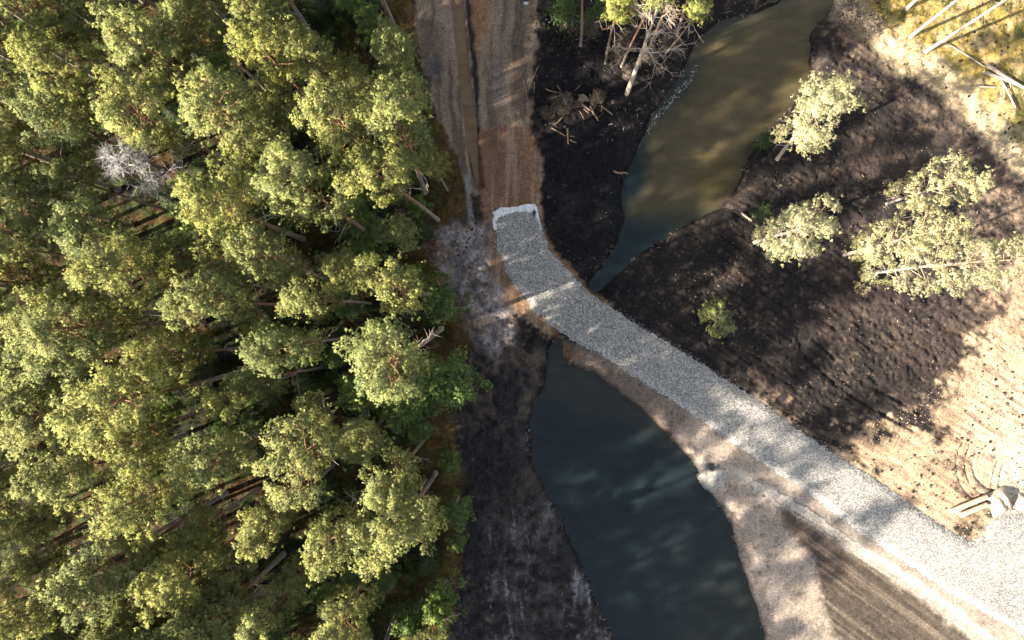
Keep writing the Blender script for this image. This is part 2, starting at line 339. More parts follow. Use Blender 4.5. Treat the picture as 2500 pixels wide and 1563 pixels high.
class Tubes:
    """collects tapered tubes into one triangle/quad free quad mesh"""
    def __init__(s): s.V = []; s.F = []; s.n = 0
    def add(s, pts, rad, sides=6):
        pts = np.asarray(pts, float); m = len(pts)
        t = np.gradient(pts, axis=0); t /= np.linalg.norm(t, axis=1)[:, None] + 1e-9
        ref = np.array([0, 0, 1.0]) if abs(t[0][2]) < 0.9 else np.array([1.0, 0, 0])
        u = np.cross(t, ref); u /= np.linalg.norm(u, axis=1)[:, None] + 1e-9; v = np.cross(t, u)
        a = np.arange(sides) * 2 * math.pi / sides
        ring = pts[:, None] + (u[:, None] * np.cos(a)[None, :, None] + v[:, None] * np.sin(a)[None, :, None]) * np.asarray(rad, float)[:, None, None]
        s.V.append(ring.reshape(-1, 3))
        i = np.arange(m - 1)[:, None] * sides; j = np.arange(sides)[None]
        j2 = (j + 1) % sides
        s.F.append(np.stack([i + j, i + j2, i + sides + j2, i + sides + j], -1).reshape(-1, 4) + s.n)
        # end caps as thin quads towards the centre
        for e, base in ((0, 0), (m - 1, (m - 1) * sides)):
            c = len(ring.reshape(-1, 3))
        s.n += m * sides
        for e in (0, m - 1):
            b = s.n - m * sides + e * sides
            s.V.append(pts[e][None]); cidx = s.n; s.n += 1
            for q in range(0, sides, 2):
                s.F.append(np.array([[b + q, b + (q + 1) % sides, b + (q + 2) % sides, cidx]]))
    def mesh(s, name, mat, smooth=True):
        return mesh_from(name, np.concatenate(s.V), np.concatenate(s.F), mat, smooth=smooth)

# ------------------------------------------------------------------ materials
def new_mat(name):
    m = bpy.data.materials.new(name); m.use_nodes = True
    return m, m.node_tree.nodes, m.node_tree.links, m.node_tree.nodes['Principled BSDF']
def noise_node(N, L, scale, detail=4, rough=0.6, coord='Object', stretch=None):
    tc = N.new('ShaderNodeTexCoord'); t = N.new('ShaderNodeTexNoise'); t.inputs['Scale'].default_value = scale
    t.inputs['Detail'].default_value = detail; t.inputs['Roughness'].default_value = rough
    if stretch:
        mp = N.new('ShaderNodeMapping'); mp.inputs['Scale'].default_value = stretch
        L.new(tc.outputs[coord], mp.inputs[0]); L.new(mp.outputs[0], t.inputs[0])
    else: L.new(tc.outputs[coord], t.inputs[0])
    return t
def ramp(N, L, src, stops):
    r = N.new('ShaderNodeValToRGB'); L.new(src, r.inputs[0])
    e = r.color_ramp.elements
    while len(e) < len(stops): e.new(0.5)
    for k, (p, c) in enumerate(stops): e[k].position = p; e[k].color = (*c, 1)
    return r
def mult(N, L, a, b, fac=1.0, mode='MULTIPLY'):
    m = N.new('ShaderNodeMix'); m.data_type = 'RGBA'; m.blend_type = mode; m.inputs[0].default_value = fac
    L.new(a, m.inputs[6]); L.new(b, m.inputs[7]); return m.outputs[2]
def bump(N, L, src, dist, bs, strength=1.0):
    b = N.new('ShaderNodeBump'); b.inputs['Distance'].default_value = dist; b.inputs['Strength'].default_value = strength
    L.new(src, b.inputs['Height']); L.new(b.outputs[0], bs.inputs['Normal']); return b

def ground_material():
    m, N, L, B = new_mat('earth')
    a = N.new('ShaderNodeAttribute'); a.attribute_name = 'col'
    n = noise_node(N, L, 7.0, 7, 0.8)
    r = ramp(N, L, n.outputs[0], [(0.32, (0.42, 0.42, 0.43)), (0.5, (1, 1, 1)), (0.68, (1.75, 1.72, 1.66))])
    L.new(mult(N, L, a.outputs[0], r.outputs[0]), B.inputs['Base Color'])
    B.inputs['Roughness'].default_value = 0.95; B.inputs['Specular IOR Level'].default_value = 0.15
    bump(N, L, n.outputs[0], 0.09, B)
    return m
def gravel_material():
    m, N, L, B = new_mat('crushed_stone')
    tc = N.new('ShaderNodeTexCoord')
    v = N.new('ShaderNodeTexVoronoi'); v.inputs['Scale'].default_value = 13; L.new(tc.outputs['Object'], v.inputs[0])
    hsv = N.new('ShaderNodeSeparateColor'); L.new(v.outputs['Color'], hsv.inputs[0])
    r = ramp(N, L, hsv.outputs[0], [(0.0, (0.10, 0.10, 0.10)), (0.5, (0.26, 0.255, 0.25)), (1.0, (0.50, 0.49, 0.47))])
    L.new(r.outputs[0], B.inputs['Base Color']); B.inputs['Roughness'].default_value = 0.9
    bump(N, L, v.outputs['Distance'], 0.05, B)
    return m
def tint_material(name, stops, rough=0.9, noise=None, bumpd=0.0):
    m, N, L, B = new_mat(name)
    a = N.new('ShaderNodeAttribute'); a.attribute_name = 'tint'
    r = ramp(N, L, a.outputs['Fac'], stops); out = r.outputs[0]
    if noise:
        n = noise_node(N, L, noise, 4, 0.7)
        r2 = ramp(N, L, n.outputs[0], [(0.3, (0.75, 0.75, 0.75)), (0.7, (1.2, 1.2, 1.2))]); out = mult(N, L, out, r2.outputs[0])
        if bumpd: bump(N, L, n.outputs[0], bumpd, B)
    L.new(out, B.inputs['Base Color']); B.inputs['Roughness'].default_value = rough
    B.inputs['Specular IOR Level'].default_value = 0.25
    return m
def leaf_material(name, dark, light, transl=0.3, objvar=0.35):
    m, N, L, B = new_mat(name)
    a = N.new('ShaderNodeAttribute'); a.attribute_name = 'tint'
    r = ramp(N, L, a.outputs['Fac'], [(0.0, dark), (1.0, light)])
    oi = N.new('ShaderNodeObjectInfo')
    r2 = ramp(N, L, oi.outputs['Random'], [(0.0, (1 - objvar * 0.9, 1 - objvar * 0.55, 1 - objvar * 0.3)), (0.5, (1, 1, 1)), (1.0, (1 + objvar * 0.3, 1 + objvar * 0.2, 1 - objvar * 0.7))])
    col = mult(N, L, r.outputs[0], r2.outputs[0])
    L.new(col, B.inputs['Base Color']); B.inputs['Roughness'].default_value = 0.65; B.inputs['Specular IOR Level'].default_value = 0.25
    tr = N.new('ShaderNodeBsdfTranslucent'); L.new(col, tr.inputs[0])
    mx = N.new('ShaderNodeMixShader'); mx.inputs[0].default_value = transl
    L.new(B.outputs[0], mx.inputs[1]); L.new(tr.outputs[0], mx.inputs[2])
    L.new(mx.outputs[0], N['Material Output'].inputs[0])
    return m
def bark_material(name, low, high, z0, z1):
    m, N, L, B = new_mat(name)
    tc = N.new('ShaderNodeTexCoord'); sp = N.new('ShaderNodeSeparateXYZ'); L.new(tc.outputs['Object'], sp.inputs[0])
    mr = N.new('ShaderNodeMapRange'); mr.inputs[1].default_value = z0; mr.inputs[2].default_value = z1; L.new(sp.outputs[2], mr.inputs[0])
    n = noise_node(N, L, 7.0, 4, 0.7, stretch=(1, 1, 0.25))
    r = ramp(N, L, mr.outputs[0], [(0.0, low), (1.0, high)])
    r2 = ramp(N, L, n.outputs[0], [(0.3, (0.55, 0.55, 0.55)), (0.7, (1.35, 1.3, 1.25))])
    L.new(mult(N, L, r.outputs[0], r2.outputs[0]), B.inputs['Base Color'])
    B.inputs['Roughness'].default_value = 0.9; bump(N, L, n.outputs[0], 0.03, B)
    return m
def plain_material(name, c1, c2, scale=3.0, rough=0.8, bd=0.01, stretch=None):
    m, N, L, B = new_mat(name)
    n = noise_node(N, L, scale, 5, 0.65, stretch=stretch)
    r = ramp(N, L, n.outputs[0], [(0.35, c1), (0.65, c2)]); L.new(r.outputs[0], B.inputs['Base Color'])
    B.inputs['Roughness'].default_value = rough; bump(N, L, n.outputs[0], bd, B)
    return m
def water_material(name, rad):
    m, N, L, B = new_mat(name)
    a = N.new('ShaderNodeAttribute'); a.attribute_name = 'col'
    n = noise_node(N, L, 0.6, 4, 0.6, stretch=(1, 2.5, 1))
    r = ramp(N, L, n.outputs[0], [(0.35, (0.85, 0.85, 0.85)), (0.65, (1.15, 1.15, 1.15))])
    L.new(mult(N, L, a.outputs[0], r.outputs[0]), B.inputs['Base Color'])
    B.inputs['Roughness'].default_value = 0.08; B.inputs['IOR'].default_value = 1.33
    B.inputs['Subsurface Weight'].default_value = 1.0; B.inputs['Subsurface Radius'].default_value = (1.0, 0.95, 0.8)
    B.inputs['Subsurface Scale'].default_value = rad
    w = noise_node(N, L, 5.0, 3, 0.5); bump(N, L, w.outputs[0], 0.006, B)
    return m

M_EARTH = ground_material(); M_GRAVEL = gravel_material()
M_STONE = tint_material('stone', [(0.0, (0.11, 0.108, 0.102)), (0.45, (0.31, 0.300, 0.280)), (0.8, (0.50, 0.485, 0.455)), (1.0, (0.76, 0.735, 0.69))])
M_NEEDLE = leaf_material('pine_needles', (0.120, 0.150, 0.058), (0.44, 0.455, 0.145), 0.16, 0.22)
M_NEEDLE_HAZE = leaf_material('haze_bleached_needles', (0.34, 0.34, 0.19), (0.66, 0.62, 0.37), 0.28, 0.10)  # overexposed haze on the clearing pines is painted into this needle colour
M_SPRUCE = leaf_material('spruce_needles', (0.04, 0.07, 0.025), (0.10, 0.15, 0.045), 0.2)
M_LEAF = leaf_material('broad_leaves', (0.11, 0.18, 0.055), (0.26, 0.36, 0.10), 0.3, 0.2)
M_BARK = bark_material('pine_bark', (0.19, 0.165, 0.145), (0.205, 0.105, 0.056), 4.0, 11.0)
M_BARK_PALE = bark_material('pale_bark', (0.30, 0.265, 0.235), (0.32, 0.225, 0.155), 4.0, 12.0)
M_DEAD = plain_material('dead_wood', (0.42, 0.38, 0.34), (0.60, 0.55, 0.50), 4, 0.85)
M_DEAD_TAN = plain_material('dry_branch', (0.30, 0.24, 0.19), (0.46, 0.39, 0.33), 4, 0.85)
M_LOG_SHADED = plain_material('old_log_shaded', (0.10, 0.065, 0.045), (0.27, 0.19, 0.13), 5, 0.85, stretch=(0.3, 2, 2))  # old wood, with the shade on the brush pile mixed into its colour
M_LOG_PALE = plain_material('pale_log', (0.22, 0.175, 0.135), (0.44, 0.37, 0.30), 5, 0.85, stretch=(0.3, 2, 2))

# ------------------------------------------------------------------ the ground, one sheet
def axis(lo, hi, step, far):
    core = np.arange(lo, hi + step * 0.5, step)
    out = [core[-1]]; d = step
    while out[-1] < far: d = min(d * 1.35, 200); out.append(out[-1] + d)
    neg = [core[0]]; d = step
    while neg[-1] > -far: d = min(d * 1.35, 200); neg.append(neg[-1] - d)
    return np.concatenate([np.array(neg[:0:-1]), core, np.array(out[1:])])
def grid_mesh(xs, ys, name, mat, zf=None, keep=None):
    XX, YY = np.meshgrid(xs, ys, indexing='ij'); X = XX.ravel(); Y = YY.ravel()
    return XX, YY, X, Y
gx = axis(-47, 47, 0.1, 1800); gy = axis(-30, 30, 0.1, 1800)
XX, YY = np.meshgrid(gx, gy, indexing='ij'); X = XX.ravel(); Y = YY.ravel()
Z, MK, peat, rough, scr = ground_fields(X, Y)
CG = ground_colour(X, Y, MK, peat, rough, Z)
nx, ny = len(gx), len(gy)
ii = (np.arange(nx - 1)[:, None] * ny + np.arange(ny - 1)[None]).ravel()
FG = np.stack([ii, ii + ny, ii + ny + 1, ii + 1], 1)
structure(link('ground', mesh_from('ground', np.stack([X, Y, Z], 1), FG, M_EARTH, {'col': CG}, smooth=True)))

def ground_at(x, y):
    """bilinear height from the finished sheet"""
    x = np.atleast_1d(x).astype(float); y = np.atleast_1d(y).astype(float)
    i = np.clip(np.searchsorted(gx, x) - 1, 0, nx - 2); j = np.clip(np.searchsorted(gy, y) - 1, 0, ny - 2)
    tx = (x - gx[i]) / (gx[i + 1] - gx[i]); ty = (y - gy[j]) / (gy[j + 1] - gy[j]); ZZ = Z.reshape(nx, ny)
    return (ZZ[i, j] * (1 - tx) + ZZ[i + 1, j] * tx) * (1 - ty) + (ZZ[i, j + 1] * (1 - tx) + ZZ[i + 1, j + 1] * tx) * ty
def gz(x, y): return float(ground_at(x, y)[0])

# ------------------------------------------------------------------ water
def water(name, x0, x1, y0, y1, colf, mat, z):
    xs = np.arange(x0, x1, 0.4); ys = np.arange(y0, y1, 0.4)
    A, Bq = np.meshgrid(xs, ys, indexing='ij'); a = A.ravel(); b = Bq.ravel(); n = len(ys)
    i = (np.arange(len(xs) - 1)[:, None] * n + np.arange(n - 1)[None]).ravel()
    F = np.stack([i, i + n, i + n + 1, i + 1], 1)
    return structure(link(name, mesh_from(name, np.stack([a, b, np.full(a.shape, z)], 1), F, mat, {'col': colf(a, b)})))
M_WATER = water_material('murky_water', 1.9)
def north_col(a, b):
    s = 1 - sstep(-1.0, 2.6, sdist(OLIVE_N, a + (fbm(a, b, 0.3, 3, 50) - .5) * 3, b, 6.0))
    c = np.tile(np.array((0.010, 0.021, 0.026)), (a.size, 1))
    c = lerp(c, (0.080, 0.067, 0.032), s)
    return c * (0.85 + 0.3 * fbm(a, b, 0.25, 3, 51))[:, None]
def south_col(a, b):
    c = np.tile(np.array((0.0105, 0.0190, 0.0245)), (a.size, 1))
    s = sstep(0.45, 0.75, fbm(a, b, 0.12, 3, 52)) * 0.35 + sstep(wy(1100), wy(1500), b) * sstep(wx(1500), wx(1750), a) * 0.25
    return lerp(c, (0.050, 0.045, 0.028), s)
water('pond_water', wx(1400), wx(2260), wy(735), wy(-520), north_col, M_WATER, WATER_Z)
water('pond_water', wx(1270), wx(2040), wy(2020), wy(816), south_col, M_WATER, WATER_Z)
def ditch_water():
    L1 = []; 
    P = DITCH; t = np.gradient(P, axis=0); t /= np.linalg.norm(t, axis=1)[:, None]; nrm = np.stack([-t[:, 1], t[:, 0]], 1)
    w = np.full((len(P), 1), 0.6); w[-1] = 0.05; w[-2] = 0.45
    V = np.concatenate([np.c_[P + nrm * w, np.full(len(P), DITCH_Z)], np.c_[P - nrm * w, np.full(len(P), DITCH_Z)]])
    k = len(P); F = np.array([(i, i + 1, k + i + 1, k + i) for i in range(k - 1)])
    return structure(link('ditch_water', mesh_from('ditch_water', V, F, water_material('muddy_water', 0.2), {'col': np.tile(np.array((0.175, 0.115, 0.065)), (2 * k, 1))})))
ditch_water()

# ------------------------------------------------------------------ gravel road
def gravel_height(x, y, dg):
    edge = sstep(0.0, 0.7, -dg)
    return ground_at(x, y) * 0 + 0.03 + 0.16 * edge + (fbm(x, y, 0.6, 3, 60) - .5) * 0.06 * edge
def gravel_road():
    xs = np.arange(wx(1190), wx(2620), 0.12); ys = np.arange(wy(1680), wy(500), 0.12)
    A, Bq = np.meshgrid(xs, ys, indexing='ij'); a = A.ravel(); b = Bq.ravel(); n = len(ys)
    jx = (fbm(a, b, 2.5, 2, 61) - .5) * 0.3; jy = (fbm(a, b, 2.5, 2, 62) - .5) * 0.3
    d = sdist(GRAVEL, a + jx, b + jy, 2.0); z = np.maximum(ground_at(a, b), 0 * a - 0.3)
    z = z * (d > -0.5) * sstep(0.5, 0.0, -d) + gravel_height(a, b, d) + 0.0
    z = np.maximum(z, ground_at(a, b) + 0.02)
    i = (np.arange(len(xs) - 1)[:, None] * n + np.arange(n - 1)[None]).ravel()
    F = np.stack([i, i + n, i + n + 1, i + 1], 1); F = F[(d[F] < 0).all(1)]
    used = np.unique(F); rm = np.zeros(a.size, int); rm[used] = np.arange(len(used))
    o = structure(link('gravel_road', mesh_from('gravel_road', np.stack([a, b, z], 1)[used], rm[F], M_GRAVEL, smooth=True)))
    return xs, ys, z.reshape(len(xs), n)
GXs, GYs, GZs = gravel_road()
def scatter_solids(name, x, y, z, size, tint, mat, flat=0.7, seed=1):
    """little eight-faced stones, one mesh"""
    r = np.random.default_rng(seed); n = len(x)
    base = np.array([(1, 0, 0), (-1, 0, 0), (0, 1, 0), (0, -1, 0), (0, 0, 1), (0, 0, -1)], float)
    F0 = np.array([(0, 2, 4), (2, 1, 4), (1, 3, 4), (3, 0, 4), (2, 0, 5), (1, 2, 5), (3, 1, 5), (0, 3, 5)])
    V = base[None] * (0.65 + 0.6 * r.random((n, 6, 1))) * size[:, None, None]
    V[:, :, 2] *= flat
    a = r.random(n) * 6.283; c = np.cos(a)[:, None]; s = np.sin(a)[:, None]
    tz = (r.random((n, 1)) - .5) * 0.9; V[:, :, 2] += V[:, :, 0] * tz
    vx = V[:, :, 0] * c - V[:, :, 1] * s; vy = V[:, :, 0] * s + V[:, :, 1] * c
    V = np.stack([vx + x[:, None], vy + y[:, None], V[:, :, 2] + z[:, None]], -1).reshape(-1, 3)
    F = (F0[None] + (np.arange(n) * 6)[:, None, None]).reshape(-1, 3)
    return mesh_from(name, V, F, mat, {'tint': np.repeat(tint, 6)})
def gravel_stones():
    r = np.random.default_rng(5); n = 230000
    x = r.uniform(wx(1195), wx(2560), n); y = r.uniform(wy(1640), wy(505), n)
    d = sdist(GRAVEL, x, y, 2.0)
    keep = (d < 0.02) | ((d < 0.45) & (r.random(n) < np.exp(-np.clip(d, 0, 1) * 7)))
    x, y, d = x[keep], y[keep], d[keep]
    i = np.clip(((x - GXs[0]) / 0.12).astype(int), 0, len(GXs) - 2); j = np.clip(((y - GYs[0]) / 0.12).astype(int), 0, len(GYs) - 2)
    z = np.where(d < -0.1, GZs[i, j], ground_at(x, y)) + 0.015
    rut = np.exp(-((np.abs(d + 1.15)) / 0.28) ** 2) + np.exp(-((np.abs(d + 3.0)) / 0.3) ** 2)
    t = np.clip(r.beta(2.2, 2.8, len(x)) + (fbm(x, y, 0.3, 3, 63) - .5) * 0.45 + (fbm(x, y, 1.4, 3, 64) - .5) * 0.25 - 0.07 * rut, 0, 1)
    stuff(link('gravel_stones', scatter_solids('gravel_stones', x, y, z, 0.022 + 0.028 * r.random(len(x)) ** 1.6, t, M_STONE)),
          'grey crushed stones lying loose on the gravel road', 'gravel')
gravel_stones()

# ------------------------------------------------------------------ foliage builders
def sprays(centres, radii, n_each, m, length, width, rnd, up=0.35, tint0=None, flat=0.65, shell=0.55, hub=None):
    """bundles of narrow triangles (needle sprays) filling clumps; returns V,F,tint"""
    K = len(centres); tot = K * n_each
    cidx = np.repeat(np.arange(K), n_each)
    d = rnd.normal(size=(tot, 3)); d /= np.linalg.norm(d, axis=1)[:, None]
    d[:, 2] = np.where(d[:, 2] < -0.2, -d[:, 2] * 0.6, d[:, 2])
    rr = (shell + (1 - shell) * rnd.random(tot))[:, None]
    P = centres[cidx] + d * rr * radii[cidx][:, None] * np.array([1, 1, flat])
    tip = rnd.normal(size=(tot, m, 3)) * 0.8 + d[:, None] * 0.9; tip[:, :, 2] += up
    tip /= np.linalg.norm(tip, axis=2)[:, :, None]
    ln = length * (0.6 + 0.7 * rnd.random((tot, m, 1)))
    side = np.cross(tip, rnd.normal(size=(tot, m, 3))); side /= np.linalg.norm(side, axis=2)[:, :, None] + 1e-9
    A = P[:, None] + side * width * 0.5 - tip * 0.02; Bv = P[:, None] - side * width * 0.5 - tip * 0.02; Cv = P[:, None] + tip * ln
    out = d[:, None] * 0.8 + rnd.normal(size=(tot, m, 3)) * 0.20 + np.array([0, 0, .15])
    if hub is not None:
        hv = P - np.asarray(hub, float); hv /= np.linalg.norm(hv, axis=1)[:, None] + 1e-6; out = out + hv[:, None] * 1.0
    out /= np.linalg.norm(out, axis=2)[:, :, None]
    flip = (np.cross(Bv - A, Cv - A) * out).sum(2) < 0
    A, Bv = np.where(flip[..., None], Bv, A), np.where(flip[..., None], A, Bv)
    sprays.normals = np.repeat(out.reshape(-1, 3), 3, axis=0)
    V = np.stack([A, Bv, Cv], 2).reshape(-1, 3)
    F = np.arange(len(V)).reshape(-1, 3)
    t = (rnd.random(K) if tint0 is None else tint0)[cidx] * 0.72 + rnd.random(tot) * 0.28
    return V, F, np.repeat(t, m * 3)
def curve(p0, dirn, L, bend, n, rnd, wob=0.08):
    d = np.array(dirn, float); d /= np.linalg.norm(d); p = np.array(p0, float); out = [p.copy()]
    for k in range(n):
        d = d + np.array([0, 0, bend / n]) + rnd.normal(size=3) * wob; d /= np.linalg.norm(d)
        p = p + d * L / n; out.append(p.copy())
    return np.array(out)

def build_pine(seed, h, cb, R, nl, ball=0.55, n_each=11, mat=M_NEEDLE, bark=M_BARK, dens=1.0, dead=13, r0=0.21, m=11):
    """a pine h tall whose crown starts at cb*h and is R wide; gives (trunk mesh, crown mesh)"""
    rnd = np.random.default_rng(seed); T = Tubes(); TD = Tubes()
    tz = np.linspace(0, h * 0.97, 12); bx = rnd.normal(size=2) * 0.25; bph = rnd.random() * 6
    tp = np.stack([bx[0] * np.sin(tz / h * 3 + bph) - bx[0] * math.sin(bph), bx[1] * np.sin(tz / h * 2.3 + bph) - bx[1] * math.sin(bph), tz - 0.25 * (tz < 0.01)], 1)
    tr = r0 * (1 - 0.86 * (tz / h) ** 1.15); tr[0] *= 1.25
    T.add(tp, tr, 8)
    def trunk_at(z): return np.array([np.interp(z, tz, tp[:, k]) for k in range(3)])
    for k in range(dead):                                        # short dead branches under the crown
        z = h * (cb - 0.22 + 0.32 * rnd.random()); a = rnd.random() * 6.283; L = 0.5 + 1.5 * rnd.random()
        c = curve(trunk_at(z), (math.cos(a), math.sin(a), 0.1), L, -0.3, 4, rnd, 0.22); TD.add(c, [0.034, 0.026, 0.02, 0.015, 0.008], 4)
        for q in range(2):
            aa = a + rnd.normal() * 0.8; TD.add(curve(c[2 + q], (math.cos(aa), math.sin(aa), 0.0), L * 0.45, 0.1, 2, rnd, 0.2), [0.018, 0.013, 0.007], 3)
    cen = []; rad = []
    lob = rnd.random(3) * 6.283
    for k in range(nl):
        t = (k + rnd.random() * 0.8) / nl; z = h * (cb + (0.97 - cb) * t); a = k * 2.39996 + rnd.normal() * 0.5
        prof = (0.62 + 0.75 * t) if t < 0.38 else (0.905 * math.sqrt(max(0, 1 - ((t - 0.38) / 0.66) ** 2)) + 0.08)
        L = R * prof * (0.58 + 0.62 * rnd.random()) * (1 + 0.22 * math.cos(a * 2 + lob[0]) + 0.12 * math.cos(a * 3 + lob[1]))
        rise = 0.15 + 0.9 * t
        c = curve(trunk_at(z), (math.cos(a), math.sin(a), rise * 0.8), L, 0.25, 5, rnd, 0.10)
        rb = 0.018 + 0.035 * L / R * (1 - 0.5 * t)
        T.add(c, np.linspace(rb, 0.012, 6), 4)
        cen.append(c[-1]); rad.append(ball * (0.8 + 0.5 * rnd.random()))
        ns = 2 + int(L / 0.75 * dens)
        for q in range(ns):
            f = 0.38 + 0.6 * (q + rnd.random()) / ns; i = min(int(f * 5), 4); p = c[i] + (c[i + 1] - c[i]) * (f * 5 - i)
            sgn = 1 if q % 2 else -1; aa = a + sgn * (0.5 + 0.7 * rnd.random()); ll = (0.35 + 0.45 * rnd.random()) * L * (1.15 - f) + 0.25
            c2 = curve(p, (math.cos(aa), math.sin(aa), 0.25 + 0.5 * rnd.random()), ll, 0.2, 2, rnd, 0.12)
            T.add(c2, [0.018, 0.012, 0.006], 3)
            cen.append(c2[-1]); rad.append(ball * (0.55 + 0.5 * rnd.random()))
    for q in range(9):                                           # the leader is tufted too
        cen.append(trunk_at(h * (0.9 + 0.085 * rnd.random())) + rnd.normal(size=3) * np.array([.3, .3, .25]) + np.array([0, 0, .3])); rad.append(ball * (0.6 + 0.4 * rnd.random()))
    cen = np.array(cen); rad = np.array(rad)
    hub = (0, 0, h * (cb + 0.30 * (1 - cb)))
    V, F, t = sprays(cen, rad, int(n_each * 3.1), m, 0.12, 0.040, rnd, hub=hub); nr = sprays.normals
    # a few single sprays along the twigs so the edge is ragged
    ne = len(cen) * (3 if n_each > 7 else 1)
    ex = cen[rnd.integers(0, len(cen), ne)] + rnd.normal(size=(ne, 3)) * np.array([0.36, 0.36, 0.28])
    V2, F2, t2 = sprays(ex, np.full(ne, ball * 0.26), 4, m, 0.14, 0.042, rnd, hub=hub); nr = np.concatenate([nr, sprays.normals])
    V = np.concatenate([V, V2]); F = np.concatenate([F, F2 + len(F) * 3]); t = np.concatenate([t, t2])
    nf = sum(len(f) for f in T.F)
    if TD.n:
        T.F += [f + T.n for f in TD.F]; T.V += TD.V
    tm = T.mesh('pine_trunk', bark); tm.materials.append(M_DEAD_TAN)
    mi = np.zeros(len(tm.polygons), dtype=np.int32); mi[nf:] = 1; tm.polygons.foreach_set('material_index', mi)
    return tm, mesh_from('pine_crown', V, F, mat, {'tint': t}, normals=nr)
def build_spruce(seed, h, R, mat=M_SPRUCE):
    rnd = np.random.default_rng(seed); T = Tubes(); z = np.linspace(0, h, 6)
    T.add(np.stack([z * 0, z * 0, z], 1), 0.09 * (1 - z / h) + 0.01, 5)
    cen = []; rad = []
    lev = int(h / 0.33)
    for k in range(lev):
        f = (k + 0.5) / lev; zz = h * (0.08 + 0.9 * f); L = R * (1 - f) ** 0.8 + 0.08; nb = 7 if f < 0.8 else 4
        for q in range(nb):
            a = 6.283 * q / nb + k * 0.7 + rnd.normal() * 0.15
            c = curve((0, 0, zz), (math.cos(a), math.sin(a), 0.05), L * (0.8 + 0.35 * rnd.random()), -0.35, 3, rnd, 0.05)
            T.add(c, [0.02, 0.015, 0.01, 0.005], 3)
            for e in np.linspace(0.25, 1.0, max(2, int(L / 0.22))):
                cen.append(c[0] + (c[-1] - c[0]) * e + np.array([0, 0, -0.05])); rad.append(0.13 + 0.10 * (1 - e))
    V, F, t = sprays(np.array(cen), np.array(rad), 3, 7, 0.17, 0.06, rnd, up=-0.1, flat=0.5, hub=(0, 0, h * .4))
    return T.mesh('spruce_trunk', M_BARK), mesh_from('spruce_crown', V, F, mat, {'tint': t}, normals=sprays.normals)
def build_broadleaf(seed, h, R, mat=M_LEAF, leaf=0.085, n_each=34, nlimb=16, cb=0.2, bark=None):
    rnd = np.random.default_rng(seed); T = Tubes(); z = np.linspace(0, h * 0.8, 6)
    T.add(np.stack([z * 0.02, z * 0.01, z], 1), 0.11 * (1 - z / h) + 0.01, 6); cen = []; rad = []
    for k in range(nlimb):
        t = (k + rnd.random()) / nlimb; a = k * 2.4; zz = h * (cb + (0.85 - cb) * t)
        L = R * (0.95 - 0.45 * t) * (0.7 + 0.5 * rnd.random())
        c = curve((0, 0, zz), (math.cos(a), math.sin(a), 0.4 + t), L, 0.2, 4, rnd, 0.12); T.add(c, np.linspace(0.035, 0.01, 5), 4)
        for q in range(6):
            p = c[rnd.integers(1, 5)]; aa = rnd.random() * 6.283
            c2 = curve(p, (math.cos(aa), math.sin(aa), 0.4), L * 0.4 * (0.6 + rnd.random()), 0.1, 2, rnd, 0.15); T.add(c2, [0.012, 0.01, 0.005], 3)
            cen.append(c2[-1]); rad.append(0.24 + 0.26 * rnd.random())
    V, F, t = sprays(np.array(cen), np.array(rad), n_each, 4, leaf * 1.5, leaf, rnd, up=0.2, flat=0.8, shell=0.2, hub=(0, 0, h * .4))
    return T.mesh('leafy_trunk', bark or M_BARK), mesh_from('leafy_crown', V, F, mat, {'tint': t}, normals=sprays.normals)
def build_bare(seed, h, cb, R, nl, mat, r0=0.17, twigs=5, fine=True, low=0.0):
    """a leafless tree: all wood; gives (trunk mesh, crown of branches mesh)"""
    rnd = np.random.default_rng(seed); T = Tubes(); B = Tubes()
    tz = np.linspace(0, h, 10); b = rnd.normal(size=2) * 0.3
    tp = np.stack([b[0] * np.sin(tz / h * 4), b[1] * np.sin(tz / h * 3), tz], 1)
    T.add(tp, r0 * (1 - 0.88 * tz / h), 8)
    for k in range(nl):
        t = (k + rnd.random()) / nl; z = h * (cb + (0.98 - cb) * t); a = k * 2.4 + rnd.normal() * 0.3
        L = R * (1.0 - 0.65 * t) * (0.6 + 0.6 * rnd.random())
        p0 = np.array([np.interp(z, tz, tp[:, q]) for q in range(3)])
        c = curve(p0, (math.cos(a), math.sin(a), 0.35 + 0.3 * rnd.random()), L, -0.25 + 0.5 * rnd.random(), 6, rnd, 0.16)
        B.add(c, np.linspace(0.045, 0.012, 7), 5)
        for q in range(twigs):
            f = rnd.integers(2, 7); aa = a + rnd.normal() * 0.9
            c2 = curve(c[f], (math.cos(aa), math.sin(aa), rnd.normal() * 0.4), L * (0.25 + 0.35 * rnd.random()), 0.1, 4, rnd, 0.2)
            B.add(c2, [0.02, 0.016, 0.013, 0.01, 0.006], 4)
            if fine:
                for s in range(9):
                    g = rnd.integers(1, 5); ab = aa + rnd.normal() * 1.0
                    c3 = curve(c2[g], (math.cos(ab), math.sin(ab), rnd.normal() * 0.5), 0.35 + 0.45 * rnd.random(), 0.1, 2, rnd, 0.25)
                    B.add(c3, [0.011, 0.009, 0.005], 3)
    return T.mesh('bare_trunk', mat), B.mesh('bare_branches', mat)

